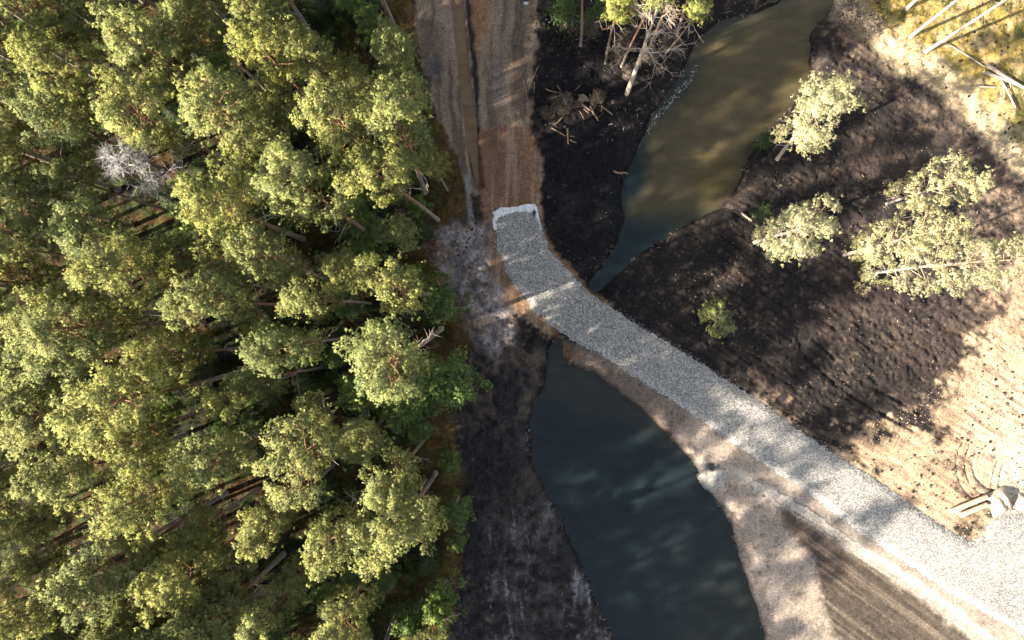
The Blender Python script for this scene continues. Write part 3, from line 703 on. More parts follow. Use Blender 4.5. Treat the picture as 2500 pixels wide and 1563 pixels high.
# ------------------------------------------------------------------ prototypes (meshes shared by the copies)
PINES = []
for s, (cb, R, nl, ball) in enumerate([(0.58, 2.3, 32, .48), (0.64, 2.5, 26, .54), (0.54, 2.2, 34, .44), (0.60, 2.6, 30, .50), (0.58, 2.4, 27, .56), (0.66, 2.3, 24, .46), (0.56, 2.7, 33, .48), (0.61, 2.2, 25, .52)]):
    PINES.append((build_pine(100 + s, 22.0, cb, R, nl, ball), R, (cb + 1) / 2 + 0.02))
SPRUCES = [build_spruce(200 + s, 6.0, 1.7) for s in range(3)]
BUSHES = [build_broadleaf(300 + s, 5.0, 1.9) for s in range(3)]
POLES = []       # young suppressed pines with thin dull crowns
for s in range(3):
    POLES.append((build_pine(400 + s, 16.0, 0.66, 1.5, 15, .45, 8, dead=14, r0=0.11), 1.5, 0.82))

used_bases = []
def place_pine(cx, cy, w, h, label, proto=None, base=None, group='pines of the dense forest', cat='pine tree', name='pine_tree', meshes=None, nominal=22.0, rot=None, sz=None):
    """crown centre and width in photograph pixels, height in metres; the base follows from the lens"""
    if w <= 135 and h < 20: h -= 1.5; w *= 0.97
    k = proto if proto is not None else len(used_bases) % len(PINES)
    (tm, cm), R, mid = meshes if meshes else PINES[k]
    zc = h * mid; f = (CAM_Z - zc) / CAM_Z
    X0 = wx(cx) * f; Y0 = wy(cy) * f
    if base: bx, by = wx(base[0]), wy(base[1])
    else: bx, by = X0, Y0
    used_bases.append((bx, by))
    sc = (w / 2 / PPM * f) / R
    tilt_x = X0 - bx; tilt_y = Y0 - by
    ang = math.atan2(math.hypot(tilt_x, tilt_y), zc); az = math.atan2(tilt_y, tilt_x)
    o = thing(name, label, cat, (bx, by, gz(bx, by) - 0.15), (0, 0, 0), group)
    q = Vector((0, 0, 1)).rotation_difference(Vector((math.sin(ang) * math.cos(az), math.sin(ang) * math.sin(az), math.cos(ang))))
    from mathutils import Quaternion
    spin = Quaternion((0, 0, 1), rot if rot is not None else random.random() * 6.283)
    o.rotation_mode = 'QUATERNION'; o.rotation_quaternion = q @ spin
    hs = h / nominal; sxy = sc
    o.scale = (sxy, sxy, hs)
    t = link('trunk', tm, o); c = link('crown', cm, o)
    tk = min(1.25, max(0.8, 1.0)) / sxy * 1.0
    return o

# crown centre x, y, width (photograph pixels), height, label
FOREST_TREES = [
 (50,45,175,21,'bright yellow-green pine crown in the very top left corner of the forest'),
 (165,70,120,18,'dull olive pine just right of the bright crown in the top left corner'),
 (345,95,170,21,'broad pine with a bright left flank, third crown from the top left corner'),
 (480,60,130,18,'dim green pine near the top edge, left of the bright cut-off crown'),
 (600,25,130,22,'bright pine whose crown is cut by the top edge of the picture'),
 (690,60,110,19,'ragged olive pine under the top edge, right of the bright cut-off crown'),
 (170,180,160,21,'yellow-green pine above the long bare trunk in the upper left'),
 (335,262,165,20,'rounded pine directly above the white dead tree'),
 (515,268,185,22,'large bright pine with a scalloped left side in the upper middle of the forest'),
 (110,290,190,18,'wide dull green pine near the left edge above the fallen-looking trunks'),
 (15,238,80,21,'small bright pine tip showing at the left edge in the upper quarter'),
 (430,340,70,15,'small bright pine tuft with bare twigs right of the white dead tree'),
 (525,500,200,22,'large glowing pine to the lower right of the white dead tree'),
 (235,395,95,15,'small dull pine squeezed beside the left of the white dead tree'),
 (70,490,170,16,'dark olive pine low at the left edge, under the two parallel orange trunks'),
 (672,135,135,21,'pale green pine left of the yellow-tufted one near the top'),
 (790,140,115,20,'pine with vivid yellow tufts, second crown in from the dirt track near the top'),
 (700,250,110,16,'grey-green shaded pine beneath the pale one near the top'),
 (960,105,120,19,'bluish green pine standing nearest the dirt track at the top'),
 (815,275,175,22,'bright lacy pine beside the big pair at the forest edge'),
 (985,305,200,21,'broad spreading pine overhanging the dirt track, with a curved grey trunk below it'),
 (920,425,160,21,'pine with a long pale leaning trunk whose foot stands by the dirt track'),
 (745,460,215,22,'biggest bright pine of the upper forest, its trunk slanting out at the lower right'),
 (640,310,130,17,'thin pine showing its bare crooked branches in the upper middle'),
 (205,585,165,18,'dull green pine left of centre above the widest horizontal crown'),
 (35,595,90,20,'small yellow-green pine touching the left edge just above mid height'),
 (45,665,95,19,'small pale pine touching the left edge at mid height'),
 (305,680,185,22,'wide ragged pine with white dead twigs and a bare horizontal trunk'),
 (180,790,190,22,'bright sprawling pine at mid height, reaching far to the left'),
 (512,730,140,21,'yellow-green pine in the middle of the forest with a bare trunk to its right'),
 (415,865,150,19,'pine with a small bright top and hanging twigs below the middle of the forest'),
 (300,960,200,23,'long bright pine sloping down to the lower left of the forest middle'),
 (70,930,160,17,'large dull grey-green pine at the left edge below mid height'),
 (560,955,110,19,'pine with bright lower tufts left of the long slanting trunk'),
 (655,650,135,20,'compact round pine left of the mossy clearing, alone in a dark gap'),
 (765,725,125,21,'pine with yellow tip pointing left over a long horizontal trunk'),
 (840,670,120,17,'dim pine joined behind the yellow-topped one near the ash-grey ground'),
 (958,695,150,20,'round dark pine with a yellow top near the ash-grey ground'),
 (690,845,150,22,'bright wedge-shaped pine with spiky dead branches on its trunk'),
 (935,870,195,24,'largest glowing pine on the forest edge, with a short grey trunk foot right of it'),
 (650,930,110,18,'dull pine beneath the wedge-shaped bright one, its trunk slanting right'),
 (740,1020,110,16,'dim olive pine in shade between two bright crowns in the lower middle'),
 (290,1060,140,20,'bright pine tip directly below the long sloping crown'),
 (155,1165,165,20,'bright pine pointing to the lower left, third crown up from the bottom left'),
 (30,1130,110,19,'green pine cut by the left edge in the lower third'),
 (85,1265,120,17,'small leafy-looking pine near the left edge above the bottom left corner'),
 (355,1210,200,22,'large round pale pine in the lower left with orange branch stubs at its right'),
 (515,1135,160,20,'dull-topped pine with yellow lower rim right of the orange stubs'),
 (275,1370,185,21,'broad pine with a smooth yellow left flank in the lower left'),
 (60,1340,140,16,'shaded brownish pine at the left edge near the bottom left corner'),
 (430,1435,155,20,'yellow-tipped pine between the two thin slanting trunks at the bottom'),
 (310,1530,120,20,'bright pine cut by the bottom edge, left of the white broken branches'),
 (95,1510,200,17,'wide dull green pine in the bottom left corner'),
 (735,1110,190,22,'bright pine with a nest of tan twigs in its heart, lower middle'),
 (960,1175,150,20,'grey-green pine with a yellow lower left rim near the black peat'),
 (648,1268,120,20,'pale pine with a short drooping skirt left of the dome-shaped crown'),
 (788,1318,140,21,'smooth dome-shaped bright pine in the lower right of the forest'),
 (985,1310,200,21,'biggest pine at the lower forest edge, one arm reaching over the black peat'),
 (720,1390,90,17,'small dark green pine left of the dome-shaped crown foot'),
 (830,1510,150,20,'pine with thin twiggy foliage cut by the bottom edge below the dome-shaped crown'),
 (665,1500,120,20,'yellowish open pine cut by the bottom edge'),
 (560,1400,120,17,'dim pine in the dark gap between the two thin slanting trunks'),
 (180,440,120,17,'dull pine left of the white dead tree, over the orange trunks'),
 (590,600,120,16,'brownish shaded pine right above the middle of the forest'),
 (440,620,120,15,'brown-green shaded pine under the large glowing crown'),
 (870,230,120,17,'dark green pine between the top lacy crown and the track'),
 (860,1080,120,15,'dark shaded pine above the grey-green one near the peat'),
 (1060,400,80,14,'low dim pine wedged behind the broad spreading crown at the track'),
 (470,1300,120,17,'grey shaded pine beside the paired reddish trunks'),
 (220,30,110,17,'dim pine under the top edge, left of the broad bright-flanked one'),
 (410,160,120,16,'shaded pine behind the broad bright-flanked crown near the top'),
 (610,440,110,15,'dark pine in the gap left of the biggest upper crown'),
]
for i, (cx, cy, w, h, lab) in enumerate(FOREST_TREES):
    base = {20: (1037, 471), 21: (1070, 537), 22: (930, 590), 39: (1078, 802), 18: (1012, 228)}.get(i)
    place_pine(cx, cy, w, h, lab, base=base)

# spindly trees in the shaded depths and the forest beyond the frame
def in_forest(x, y, gap=1.0): return sdist(FOREST, np.array([x]), np.array([y]), 4.0)[0] < -gap
nshade = 0
for k in range(4000):
    x = random.uniform(-31, -6); y = random.uniform(-29, 29)
    if nshade >= 14 or not in_forest(x, y, 1.5): continue
    if min(math.hypot(x - a, y - b) for a, b in used_bases) < 1.9: continue
    p = POLES[nshade % 3]; used_bases.append((x, y))
    hh = random.uniform(9, 14); s = random.uniform(0.8, 1.15)
    o = thing('pine_tree', 'slender half-dead pine standing in the shade under the tall crowns', 'pine tree', (x, y, gz(x, y) - .1), (0, 0, random.random() * 6.28),
              'slender pines under the tall crowns', (s, s, hh / 16.0))
    link('trunk', p[0][0], o); link('crown', p[0][1], o); nshade += 1
nfar = 0
for x, y in ((-20, -20.5), (-22.5, -21.5), (-25, -22.2), (-24, -20.2), (-27.5, -21.4), (-28, -24), (-30.5, -23), (-31, -26), (-34, -27), (-33, -24.5), (-36, -28), (-22, -23.5)):  # unseen pines added to close a sunlit gap over the southern pond
    (tm, cm), R_, mid = PINES[(nfar * 3) % len(PINES)]; used_bases.append((x, y)); nfar += 1
    o = thing('pine_tree', 'unseen tall pine added to shade the southern pond', 'pine tree', (x, y, gz(x, y) - .1), (0, 0, nfar * 1.7),
              'pines farther out in the forest', (1.1, 1.1, 0.80 + 0.05 * (nfar % 5)))
    link('trunk', tm, o); link('crown', cm, o)
for k in range(9000):
    x = random.uniform(-48, -5.5); y = random.uniform(-52, 32)
    if (x > -28 and abs(y) < 19.5) or not in_forest(x, y, 0.8) or nfar >= 150: continue
    if min(math.hypot(x - a, y - b) for a, b in used_bases) < (3.2 if x < -27 else 4.0): continue
    (tm, cm), R, mid = PINES[nfar % len(PINES)]; used_bases.append((x, y))
    s = random.uniform(0.8, 1.15)
    o = thing('pine_tree', 'unseen tall pine added to shade the southern pond', 'pine tree', (x, y, gz(x, y) - .1), (0, 0, random.random() * 6.28),
              'pines farther out in the forest', (s, s, random.uniform(17, 22) / 22.0))
    link('trunk', tm, o); link('crown', cm, o); nfar += 1

# greener trees and bushes of the forest edge and understorey
def place_small(px, py, w, h, kind, label, group, name, cat, z_over=0.6):
    protos, nomR, nomH = {'spruce': (SPRUCES, 1.7, 6.0), 'bush': (BUSHES, 1.75, 5.0)}[kind]
    f = (CAM_Z - h * z_over) / CAM_Z; x = wx(px) * f; y = wy(py) * f; s = (w / 2 / PPM * f) / nomR
    used_bases.append((x, y))
    tm, cm = protos[len(used_bases) % 3]
    o = thing(name, label, cat, (x, y, gz(x, y) - .08), (0, 0, random.random() * 6.28), group, (s, s, h / nomH))
    link('trunk', tm, o); link('crown', cm, o); return o
EDGE = [
 (1075,735,115,8,'bush','rounded green leafy tree whose crown spills out beside the ash-grey ground'),
 (1085,935,175,10,'bush','large fan-shaped green leafy tree leaning out over the black peat'),
 (985,985,150,8,'bush','dark green leafy tree just inside the fan-shaped one'),
 (1100,1125,75,6,'bush','small dark green bush at the edge of the black peat, below the thin slanting trunk'),
 (1110,1245,90,7,'bush','green leafy tree between the peat and the biggest lower pine'),
 (1115,1320,55,4,'bush','little bright green bush behind the pine arm that reaches over the peat'),
 (1075,1470,120,8,'bush','dark green leafy tree near the bottom at the peat edge'),
 (1010,1520,110,8,'bush','shaded leafy tree at the bottom edge, left of the last trunk'),
 (880,960,120,6,'bush','vivid green leafy bush glowing under the largest edge pine'),
 (900,560,120,6,'bush','dim green bush below the biggest upper crown by its trunk foot'),
 (880,620,100,5,'bush','dim green bush above the round dark pine near the clearing'),
 (900,60,90,6,'bush','green leafy sapling in shade near the top, left of the bluish pine'),
 (990,190,90,5,'bush','green bush beside the dirt track under the bluish pine'),
 (1010,420,80,4,'bush','low dark bush right of the curved grey trunk'),
]
for px, py, w, h, kind, lab in EDGE:
    place_small(px, py, w, h, kind, lab, None, 'leafy_tree', 'leafy tree')
n = 0
for k in range(3000):
    px = random.uniform(100, 1060); py = random.uniform(-10, 1570)
    if n >= 90: break
    h = random.uniform(2.0, 5.5); f = (CAM_Z - h * 0.6) / CAM_Z; x, y = wx(px) * f, wy(py) * f
    if not in_forest(x, y, 1.2) or x < -29: continue
    if min(math.hypot(x - a, y - b) for a, b in used_bases) < 1.2: continue
    if n % 2: place_small(px, py, random.uniform(50, 95), h, 'spruce', 'young spruce growing in the shade between the pine trunks', 'young spruces of the understorey', 'young_spruce', 'spruce')
    else: place_small(px, py, random.uniform(55, 100), h, 'bush', 'small leafy bush growing in the shade between the pine trunks', 'leafy bushes of the understorey', 'understorey_bush', 'bush')
    n += 1

# the white dead tree and other bare ones
def place_bare(meshes, px, py, h, nomh, s, label, cat='dead tree', name='dead_tree', rot=0.0, base=None, mid=0.8, group=None):
    f = (CAM_Z - h * mid) / CAM_Z; x0, y0 = wx(px) * f, wy(py) * f
    bx, by = (wx(base[0]), wy(base[1])) if base else (x0, y0)
    used_bases.append((bx, by))
    o = thing(name, label, cat, (bx, by, gz(bx, by) - .1), group=group)
    q = Vector((0, 0, 1)).rotation_difference(Vector((x0 - bx, y0 - by, h * mid)).normalized())
    from mathutils import Quaternion
    o.rotation_mode = 'QUATERNION'; o.rotation_quaternion = q @ Quaternion((0, 0, 1), rot)
    o.scale = (s, s, h / nomh); link('trunk', meshes[0], o); link('crown', meshes[1], o); return o
WHITE = plain_material('lichen_white_wood', (0.24, 0.235, 0.23), (0.42, 0.41, 0.40), 4, 0.9)
place_bare(build_bare(501, 19, 0.62, 2.3, 16, WHITE, 0.12, 7), 335, 415, 19, 19, 1.0, 'leafless grey-white dead tree, the only one in the dense forest', rot=1.0)

# ------------------------------------------------------------------ pines standing in the clearing
def clearing_pine(seed, base, tip, h, cb, R, nl, ball, label, bark=M_BARK_PALE, mat=M_NEEDLE_HAZE, r0=0.17, n_each=11, dens=1.0, dead=4, mid=0.7):
    tm, cm = build_pine(seed, h, cb, R, nl, ball, n_each, mat, bark, dens, dead, r0)
    x0, y0 = wx(base[0]), wy(base[1]); f = (CAM_Z - h) / CAM_Z; x1, y1 = wx(tip[0]) * f, wy(tip[1]) * f
    o = thing('pine_tree', label, 'pine tree', (x0, y0, gz(x0, y0) - .15), group='pines standing in the clearing')
    o.rotation_mode = 'QUATERNION'; o.rotation_quaternion = Vector((0, 0, 1)).rotation_difference(Vector((x1 - x0, y1 - y0, h)).normalized())
    link('trunk', tm, o); link('crown', cm, o); used_bases.append((x0, y0)); return o
clearing_pine(601, (1900, 388), (2040, 208), 15.0, 0.42, 2.3, 30, .46, 'tall bright pine on the bank of the olive pond, crown leaning up and right')
clearing_pine(602, (1842, 592), (1995, 540), 12.5, 0.32, 2.1, 28, .40, 'mid-sized bright pine alone on the black peat, left of the overlapping group')
clearing_pine(603, (2065, 622), (2325, 548), 15.5, 0.16, 2.15, 38, .37, 'middle pine of the overlapping group, with a thick white trunk foot', r0=0.15, n_each=7)
clearing_pine(604, (2165, 498), (2395, 432), 14.0, 0.25, 2.1, 27, .38, 'uppermost pine of the overlapping group, open crown with separate tufts', r0=0.12, n_each=7)
clearing_pine(605, (2105, 672), (2560, 628), 20.0, 0.08, 2.6, 52, .36, 'lowest and longest pine of the overlapping group, thin crown reaching the right edge', r0=0.14, n_each=6)
clearing_pine(609, (1752, 777), (1764, 772), 4.2, 0.25, 1.5, 13, .25, 'small lone pine on the dark peat near the gravel road', r0=0.07, mat=M_NEEDLE, n_each=7, dens=1.2, dead=0)

# trees at the top, north of the peat
M_BARE_TRUNK = bark_material('red_bark', (0.22, 0.19, 0.17), (0.28, 0.16, 0.105), 2.0, 8.0)
def pole_pine(seed, base, tip, h, label, crown=True, cb=0.72, R=1.7, mat=M_NEEDLE, bark=M_BARE_TRUNK, r0=0.125):
    return clearing_pine(seed, base, tip, h, cb, R, 16, .45, label, bark=bark, mat=mat, r0=r0, dead=9)
pole_pine(611, (1418, 112), (1455, -176), 18, 'straight pine nearest the dirt track at the top, its crown beyond the top edge')
pole_pine(612, (1478, 155), (1514, -22), 13, 'pine with a bright yellow crown tip and orange trunk at the top', cb=0.70, R=0.95)
pole_pine(613, (1517, 163), (1606, -60), 16, 'leaning pine with a sunlit band on its trunk, left of the big leafless tree', cb=0.82, R=1.0)
pole_pine(614, (1572, 140), (1668, -120), 17, 'thin orange-trunked pine behind the big leafless tree', cb=0.88, R=1.0, r0=0.12)
pole_pine(615, (1618, 140), (1692, -29), 12.5, 'thin grey pine farthest right of the group by the olive pond', cb=0.75, R=0.8, r0=0.1)
pole_pine(616, (1648, 100), (1755, -190), 18, 'orange-trunked pine leaning off the top edge by the olive pond', cb=0.9, R=1.0)
place_bare(build_bare(502, 15, 0.42, 3.5, 17, M_DEAD_TAN, 0.22, 5), 1605, 20, 15, 15, 1.0, 'big leafless tree with spreading tan branches by the olive pond', base=(1531, 228), rot=0.5, name='leafless_tree', cat='leafless tree')
# pale trunks of the upper right corner
for i, (b, t, h, lab) in enumerate([((2220, 92), (2705, -300), 21, 'pale pine trunk left of the longest one in the upper right corner'),
                       ((2258, 128), (2850, -260), 22, 'long pale pine trunk slanting across the yellow moss in the upper right corner'),
                       ((2214, 22), (2580, -330), 18, 'short reddish pine trunk at the top edge above the yellow moss')]):
    clearing_pine(620 + i, b, t, h, 0.7, 2.0, 20, .5, lab, r0=0.15, dead=3)
# trees whose trunks stand past the east edge; they throw the long shadows
DRY = plain_material('dry_twig', (0.12, 0.085, 0.06), (0.24, 0.18, 0.13), 5, 0.9)
DRY_LEAF = tint_material('dry_foliage', [(0.0, (0.07, 0.06, 0.05)), (1.0, (0.20, 0.165, 0.13))])
def shrub(seed, px, py, w, h, label, mat, name='dry_shrub', cat='shrub', group=None):
    tm, cm = build_broadleaf(seed, h, 1.0, mat, 0.06, 16, 12, 0.1, DRY)
    f = (CAM_Z - h * .6) / CAM_Z; x, y = wx(px) * f, wy(py) * f; s = w / 2 / PPM * f / 0.95
    o = thing(name, label, cat, (x, y, gz(x, y) - .05), (0, 0, seed), group, (s, s, 1)); link('trunk', tm, o); link('crown', cm, o)
for i, a in enumerate([
 (1376, 22, 95, 3.5, 'dark green leafy shrub left of the straight pine at the top edge', M_SPRUCE),
 (1462, 30, 80, 4, 'grey-green shrub between the first two pines at the top edge', M_SPRUCE),
 (1445, 68, 62, 2.2, 'rusty brown dry shrub right of the straight pine', DRY_LEAF),
 (1520, 98, 60, 2.5, 'brown twiggy shrub between the two leaning pines', DRY_LEAF),
 (1505, 135, 55, 1.8, 'grey-brown shrub at the foot of the yellow-tipped pine', DRY_LEAF),
 (1585, 143, 46, 1.6, 'ball-shaped grey shrub right of the big leafless tree trunk', DRY_LEAF),
 (1535, 178, 45, 1.6, 'low brown shrub touching the foot of the big leafless tree', DRY_LEAF),
 (1632, 110, 55, 1.6, 'reddish brown dry shrub at the foot of the thin grey pine', DRY_LEAF),
 (2075, 28, 75, 2.2, 'dry tangled shrub on the pond bank left of the yellow moss', DRY_LEAF),
 (2125, 60, 60, 1.6, 'low tangled shrub on the shaded moss below the pond shrub', DRY_LEAF),
 (1310, 60, 46, 1.2, 'small rusty shrub on the black peat beside the top of the dirt track', DRY_LEAF),
 (1376, 256, 66, 1.3, 'rusty dry brush tangled over the brown mound of the brush pile', DRY_LEAF),
 (1461, 240, 40, 1.2, 'small dry brush at the right end of the brush pile', DRY_LEAF),
 (1335, 275, 40, 0.8, 'grey dry brush at the left foot of the brush pile', DRY_LEAF),
 (1875, 335, 60, 2.4, 'shaded low greenery at the foot of the tall pine by the pond', M_SPRUCE),
 (1860, 520, 55, 3.5, 'shaded dark sapling behind the mid-sized pine on the peat', M_SPRUCE),
 (1885, 618, 38, 2.2, 'dark seedling below the mid-sized pine on the peat', M_SPRUCE)]):
    shrub(700 + i, *a[:5], a[5])

# ------------------------------------------------------------------ logs and poles
def log(px0, py0, px1, py1, r, label, mat=M_LOG_SHADED, lift=0.0, lift2=None, group=None, name='fallen_log', cat='log', taper=0.7):
    a = np.array([wx(px0), wy(py0)]); b = np.array([wx(px1), wy(py1)])
    n = 7; t = np.linspace(0, 1, n); l2 = lift if lift2 is None else lift2
    rr = np.random.default_rng(int(px0 * 7 + py0)); wob = rr.normal(size=2) * 0.04
    za = gz(*a) + r * .8 + lift; zb = gz(*b) + r * .8 + l2
    mid = (a + b) / 2; zc = (za + zb) / 2
    pts = np.stack([(b - a)[0] * (t - .5) + wob[0] * np.sin(t * 3.1), (b - a)[1] * (t - .5) + wob[1] * np.sin(t * 5), (zb - za) * (t - .5)], 1)
    T = Tubes(); T.add(pts, r * (1 - (1 - taper) * t), 8)
    if r > 0.06 and name == 'fallen_log':
        for q in range(3):
            k = rr.integers(1, 6); T.add(np.stack([pts[k], pts[k] + rr.normal(size=3) * np.array([.25, .25, .12])]), [r * .25, r * .1], 4)
    return thing(name, label, cat, (mid[0], mid[1], zc), group=group, me=T.mesh(name, mat))
G1 = 'logs lying on the yellow moss'
log(2310, 110, 2402, 163, 0.07, 'thin straight log lying nearest the long pale trunk on the moss', M_LOG_PALE, group=G1)
log(2406, 162, 2530, 242, 0.17, 'thick bright log running off the right edge, uppermost of its pile', M_LOG_PALE, 0.15, group=G1)
log(2398, 178, 2520, 225, 0.15, 'thick greyish log crossing under the bright one at the right edge', M_LOG_PALE, group=G1)
log(2378, 212, 2460, 215, 0.09, 'short level log left of the crossed logs', M_LOG_PALE, group=G1)
log(2438, 196, 2474, 264, 0.08, 'thin log pointing down from the crossed logs', M_LOG_PALE, 0.05, group=G1)
log(2442, 205, 2448, 240, 0.05, 'shortest stick beneath the crossed logs', M_LOG_PALE, group=G1)
G2 = 'broken logs of the brush pile on the black peat'
for a in [
 (1346,245,1394,231,0.10,'reddish log with a blunt end at the top of the brush pile',0.25),
 (1331,220,1378,234,0.07,'thin log pointing left out of the brush pile',0.1),
 (1360,210,1369,224,0.05,'short pale stake standing off the top of the brush pile',0.05),
 (1403,222,1417,210,0.04,'small stick on the upper right of the brush pile',0.0),
 (1392,245,1398,265,0.05,'sunlit splinter in the middle of the brush pile',0.3),
 (1412,250,1440,275,0.10,'thick broken log in the right half of the brush pile',0.2),
 (1439,232,1446,262,0.06,'upright-lying pole on the right of the brush pile',0.2),
 (1440,262,1460,298,0.09,'long log slanting down from the brush pile',0.05),
 (1453,255,1470,252,0.10,'short root end at the far right of the brush pile',0.3),
 (1468,260,1466,275,0.06,'broken stub hanging from the root end of the brush pile',0.15),
 (1470,262,1494,283,0.06,'thin pole sticking out to the right of the brush pile',0.05),
 (1414,272,1426,292,0.05,'thin stick below the middle of the brush pile',0.0),
 (1424,268,1436,277,0.06,'stubby log under the thick broken one',0.1),
 (1349,308,1374,290,0.07,'split log with a bright face below the brush pile',0.1),
 (1345,313,1380,333,0.07,'grey log lower left of the brush pile, end near the brown fill',0.0),
 (1385,314,1387,352,0.08,'lone upright-lying grey log below the brush pile',0.0),
 (1392,342,1408,351,0.06,'small log right of the lone grey log',0.0),
 (1289,222,1315,162,0.05,'long thin pole at the edge of the dirt track',0.05),
 (1276,190,1288,240,0.05,'thin dark pole lying on the edge of the dirt track',0.0),
 (1305,200,1302,242,0.04,'slim pole next to the long thin pole by the track',0.0)]:
    log(*a[:5], a[5], M_LOG_SHADED, a[6], group=G2)
log(1498, 418, 1534, 421, 0.10, 'grey log reaching into the water on the western shore of the olive pond', M_LOG_SHADED, 0.1)
log(1810, 520, 1835, 540, 0.11, 'short orange-brown log left of the mid-sized pine', M_LOG_PALE)

# root-laden earth lumps in the brush pile
def lump(px, py, w, h, hh, seed, mat, name, label, cat, group=None):
    rr = np.random.default_rng(seed); nth, nr = 44, 12
    V = []; 
    for i in range(nr + 1):
        f = i / nr
        for j in range(nth):
            a = 6.283 * j / nth; rad = f * (1 + 0.25 * math.sin(a * 3 + seed) + 0.15 * math.sin(a * 5 + seed * 2))
            V.append((w / 2 / PPM * rad * math.cos(a), h / 2 / PPM * rad * math.sin(a), hh * (1 - f ** 1.7) + rr.normal() * hh * 0.20 * (1 - f) - 0.12 * f))
    F = [(i * nth + j, i * nth + (j + 1) % nth, (i + 1) * nth + (j + 1) % nth, (i + 1) * nth + j) for i in range(nr) for j in range(nth)]
    return thing(name, label, cat, (wx(px), wy(py), gz(wx(px), wy(py))), group=group, me=mesh_from(name, V, F, mat, smooth=False))
M_ROOT = plain_material('root_earth', (0.012, 0.009, 0.007), (0.13, 0.085, 0.05), 9, 0.95, 0.2)
M_ROOT_SUNLIT = plain_material('sunlit_root_earth', (0.10, 0.08, 0.06), (0.50, 0.42, 0.33), 6, 0.95, 0.1)  # lighter copy of the root earth, sunlight painted into its colour
lump(1378, 258, 80, 42, 0.9, 1, M_ROOT, 'earth_mound', 'brown mound of roots and grass under the brush pile', 'earth mound')
lump(1423, 243, 30, 20, 0.9, 2, M_ROOT_SUNLIT, 'stump', 'pale root plate lit by the sun in the brush pile', 'stump')
lump(1352, 262, 18, 22, 0.6, 3, M_LOG_SHADED, 'stump', 'orange sawn stump at the left of the brush pile', 'stump')
lump(1460, 238, 36, 34, 0.8, 4, M_ROOT, 'earth_mound', 'rusty clump of roots at the right of the brush pile', 'earth mound')

# ------------------------------------------------------------------ geotextile, rolls, sheets
M_CLOTH = plain_material('white_geotextile', (0.46, 0.47, 0.49), (0.70, 0.73, 0.77), 4.0, 0.85, 0.03)
def geotextile():
    out = W([(1201, 519), (1222, 506), (1259, 505), (1281, 498), (1306, 498), (1311, 504), (1317, 532), (1324, 562), (1205, 562), (1201, 534), (1206, 528)])
    xs = np.arange(out[:, 0].min(), out[:, 0].max(), 0.06); ys = np.arange(out[:, 1].min(), out[:, 1].max(), 0.06)
    A, Bq = np.meshgrid(xs, ys, indexing='ij'); a = A.ravel(); b = Bq.ravel(); n = len(ys)
    d = sdist(out, a, b, 1.0); dg = sdist(GRAVEL, a, b, 2.0)
    hole = np.abs(fbm(a, b, 4, 2, 70) - .5) * 0
    z = ground_at(a, b) + 0.035 + 0.05 * fbm(a, b, 2.0, 3, 71) * (dg > -0.1) + 0.03 * (np.sin(a * 9 + 3 * fbm(a, b, 1, 2, 72)) > 0.7)
    z = np.where(dg < -0.2, np.minimum(z, 0.02), z)
    i = (np.arange(len(xs) - 1)[:, None] * n + np.arange(n - 1)[None]).ravel(); F = np.stack([i, i + n, i + n + 1, i + 1], 1)
    F = F[(d[F] < 0).all(1)]; used = np.unique(F); rm = np.zeros(a.size, int); rm[used] = np.arange(len(used))
    thing('geotextile_sheet', 'white fabric sheet sticking out from under the upper end of the gravel road', 'fabric sheet', me=mesh_from('geotextile_sheet', np.stack([a, b, z], 1)[used], rm[F], M_CLOTH, smooth=True))
geotextile()
def scrap():
    rr = np.random.default_rng(4); n = 11
    P = [(0, 0, .08)] + [((0.16 + 0.16 * (k % 2)) * math.cos(k * 6.283 / n) * 0.8, (0.18 + 0.2 * (k % 2)) * math.sin(k * 6.283 / n), 0.02 + .05 * rr.random()) for k in range(n)]
    P += [(x, y, z - 0.04) for x, y, z in P]
    F = [(0, k, k % n + 1) for k in range(1, n + 1)] + [(n + 1, n + 1 + k % n + 1, n + 1 + k) for k in range(1, n + 1)]
    x, y = wx(1304), wy(521)
    thing('plastic_scrap', 'small ragged black scrap lying on the white fabric sheet', 'plastic scrap', (x, y, gz(x, y) + 0.14), me=mesh_from('plastic_scrap', P, F, plain_material('black_plastic', (0.01, 0.015, 0.02), (0.03, 0.035, 0.04), 8, 0.5)))
scrap()
M_ROLL = plain_material('tan_roll', (0.40, 0.31, 0.22), (0.50, 0.40, 0.30), 3, 0.8, 0.01, (0.3, 2, 2)); M_CORE = plain_material('roll_core', (0.10, 0.08, 0.07), (0.2, 0.16, 0.13), 5, 0.9)
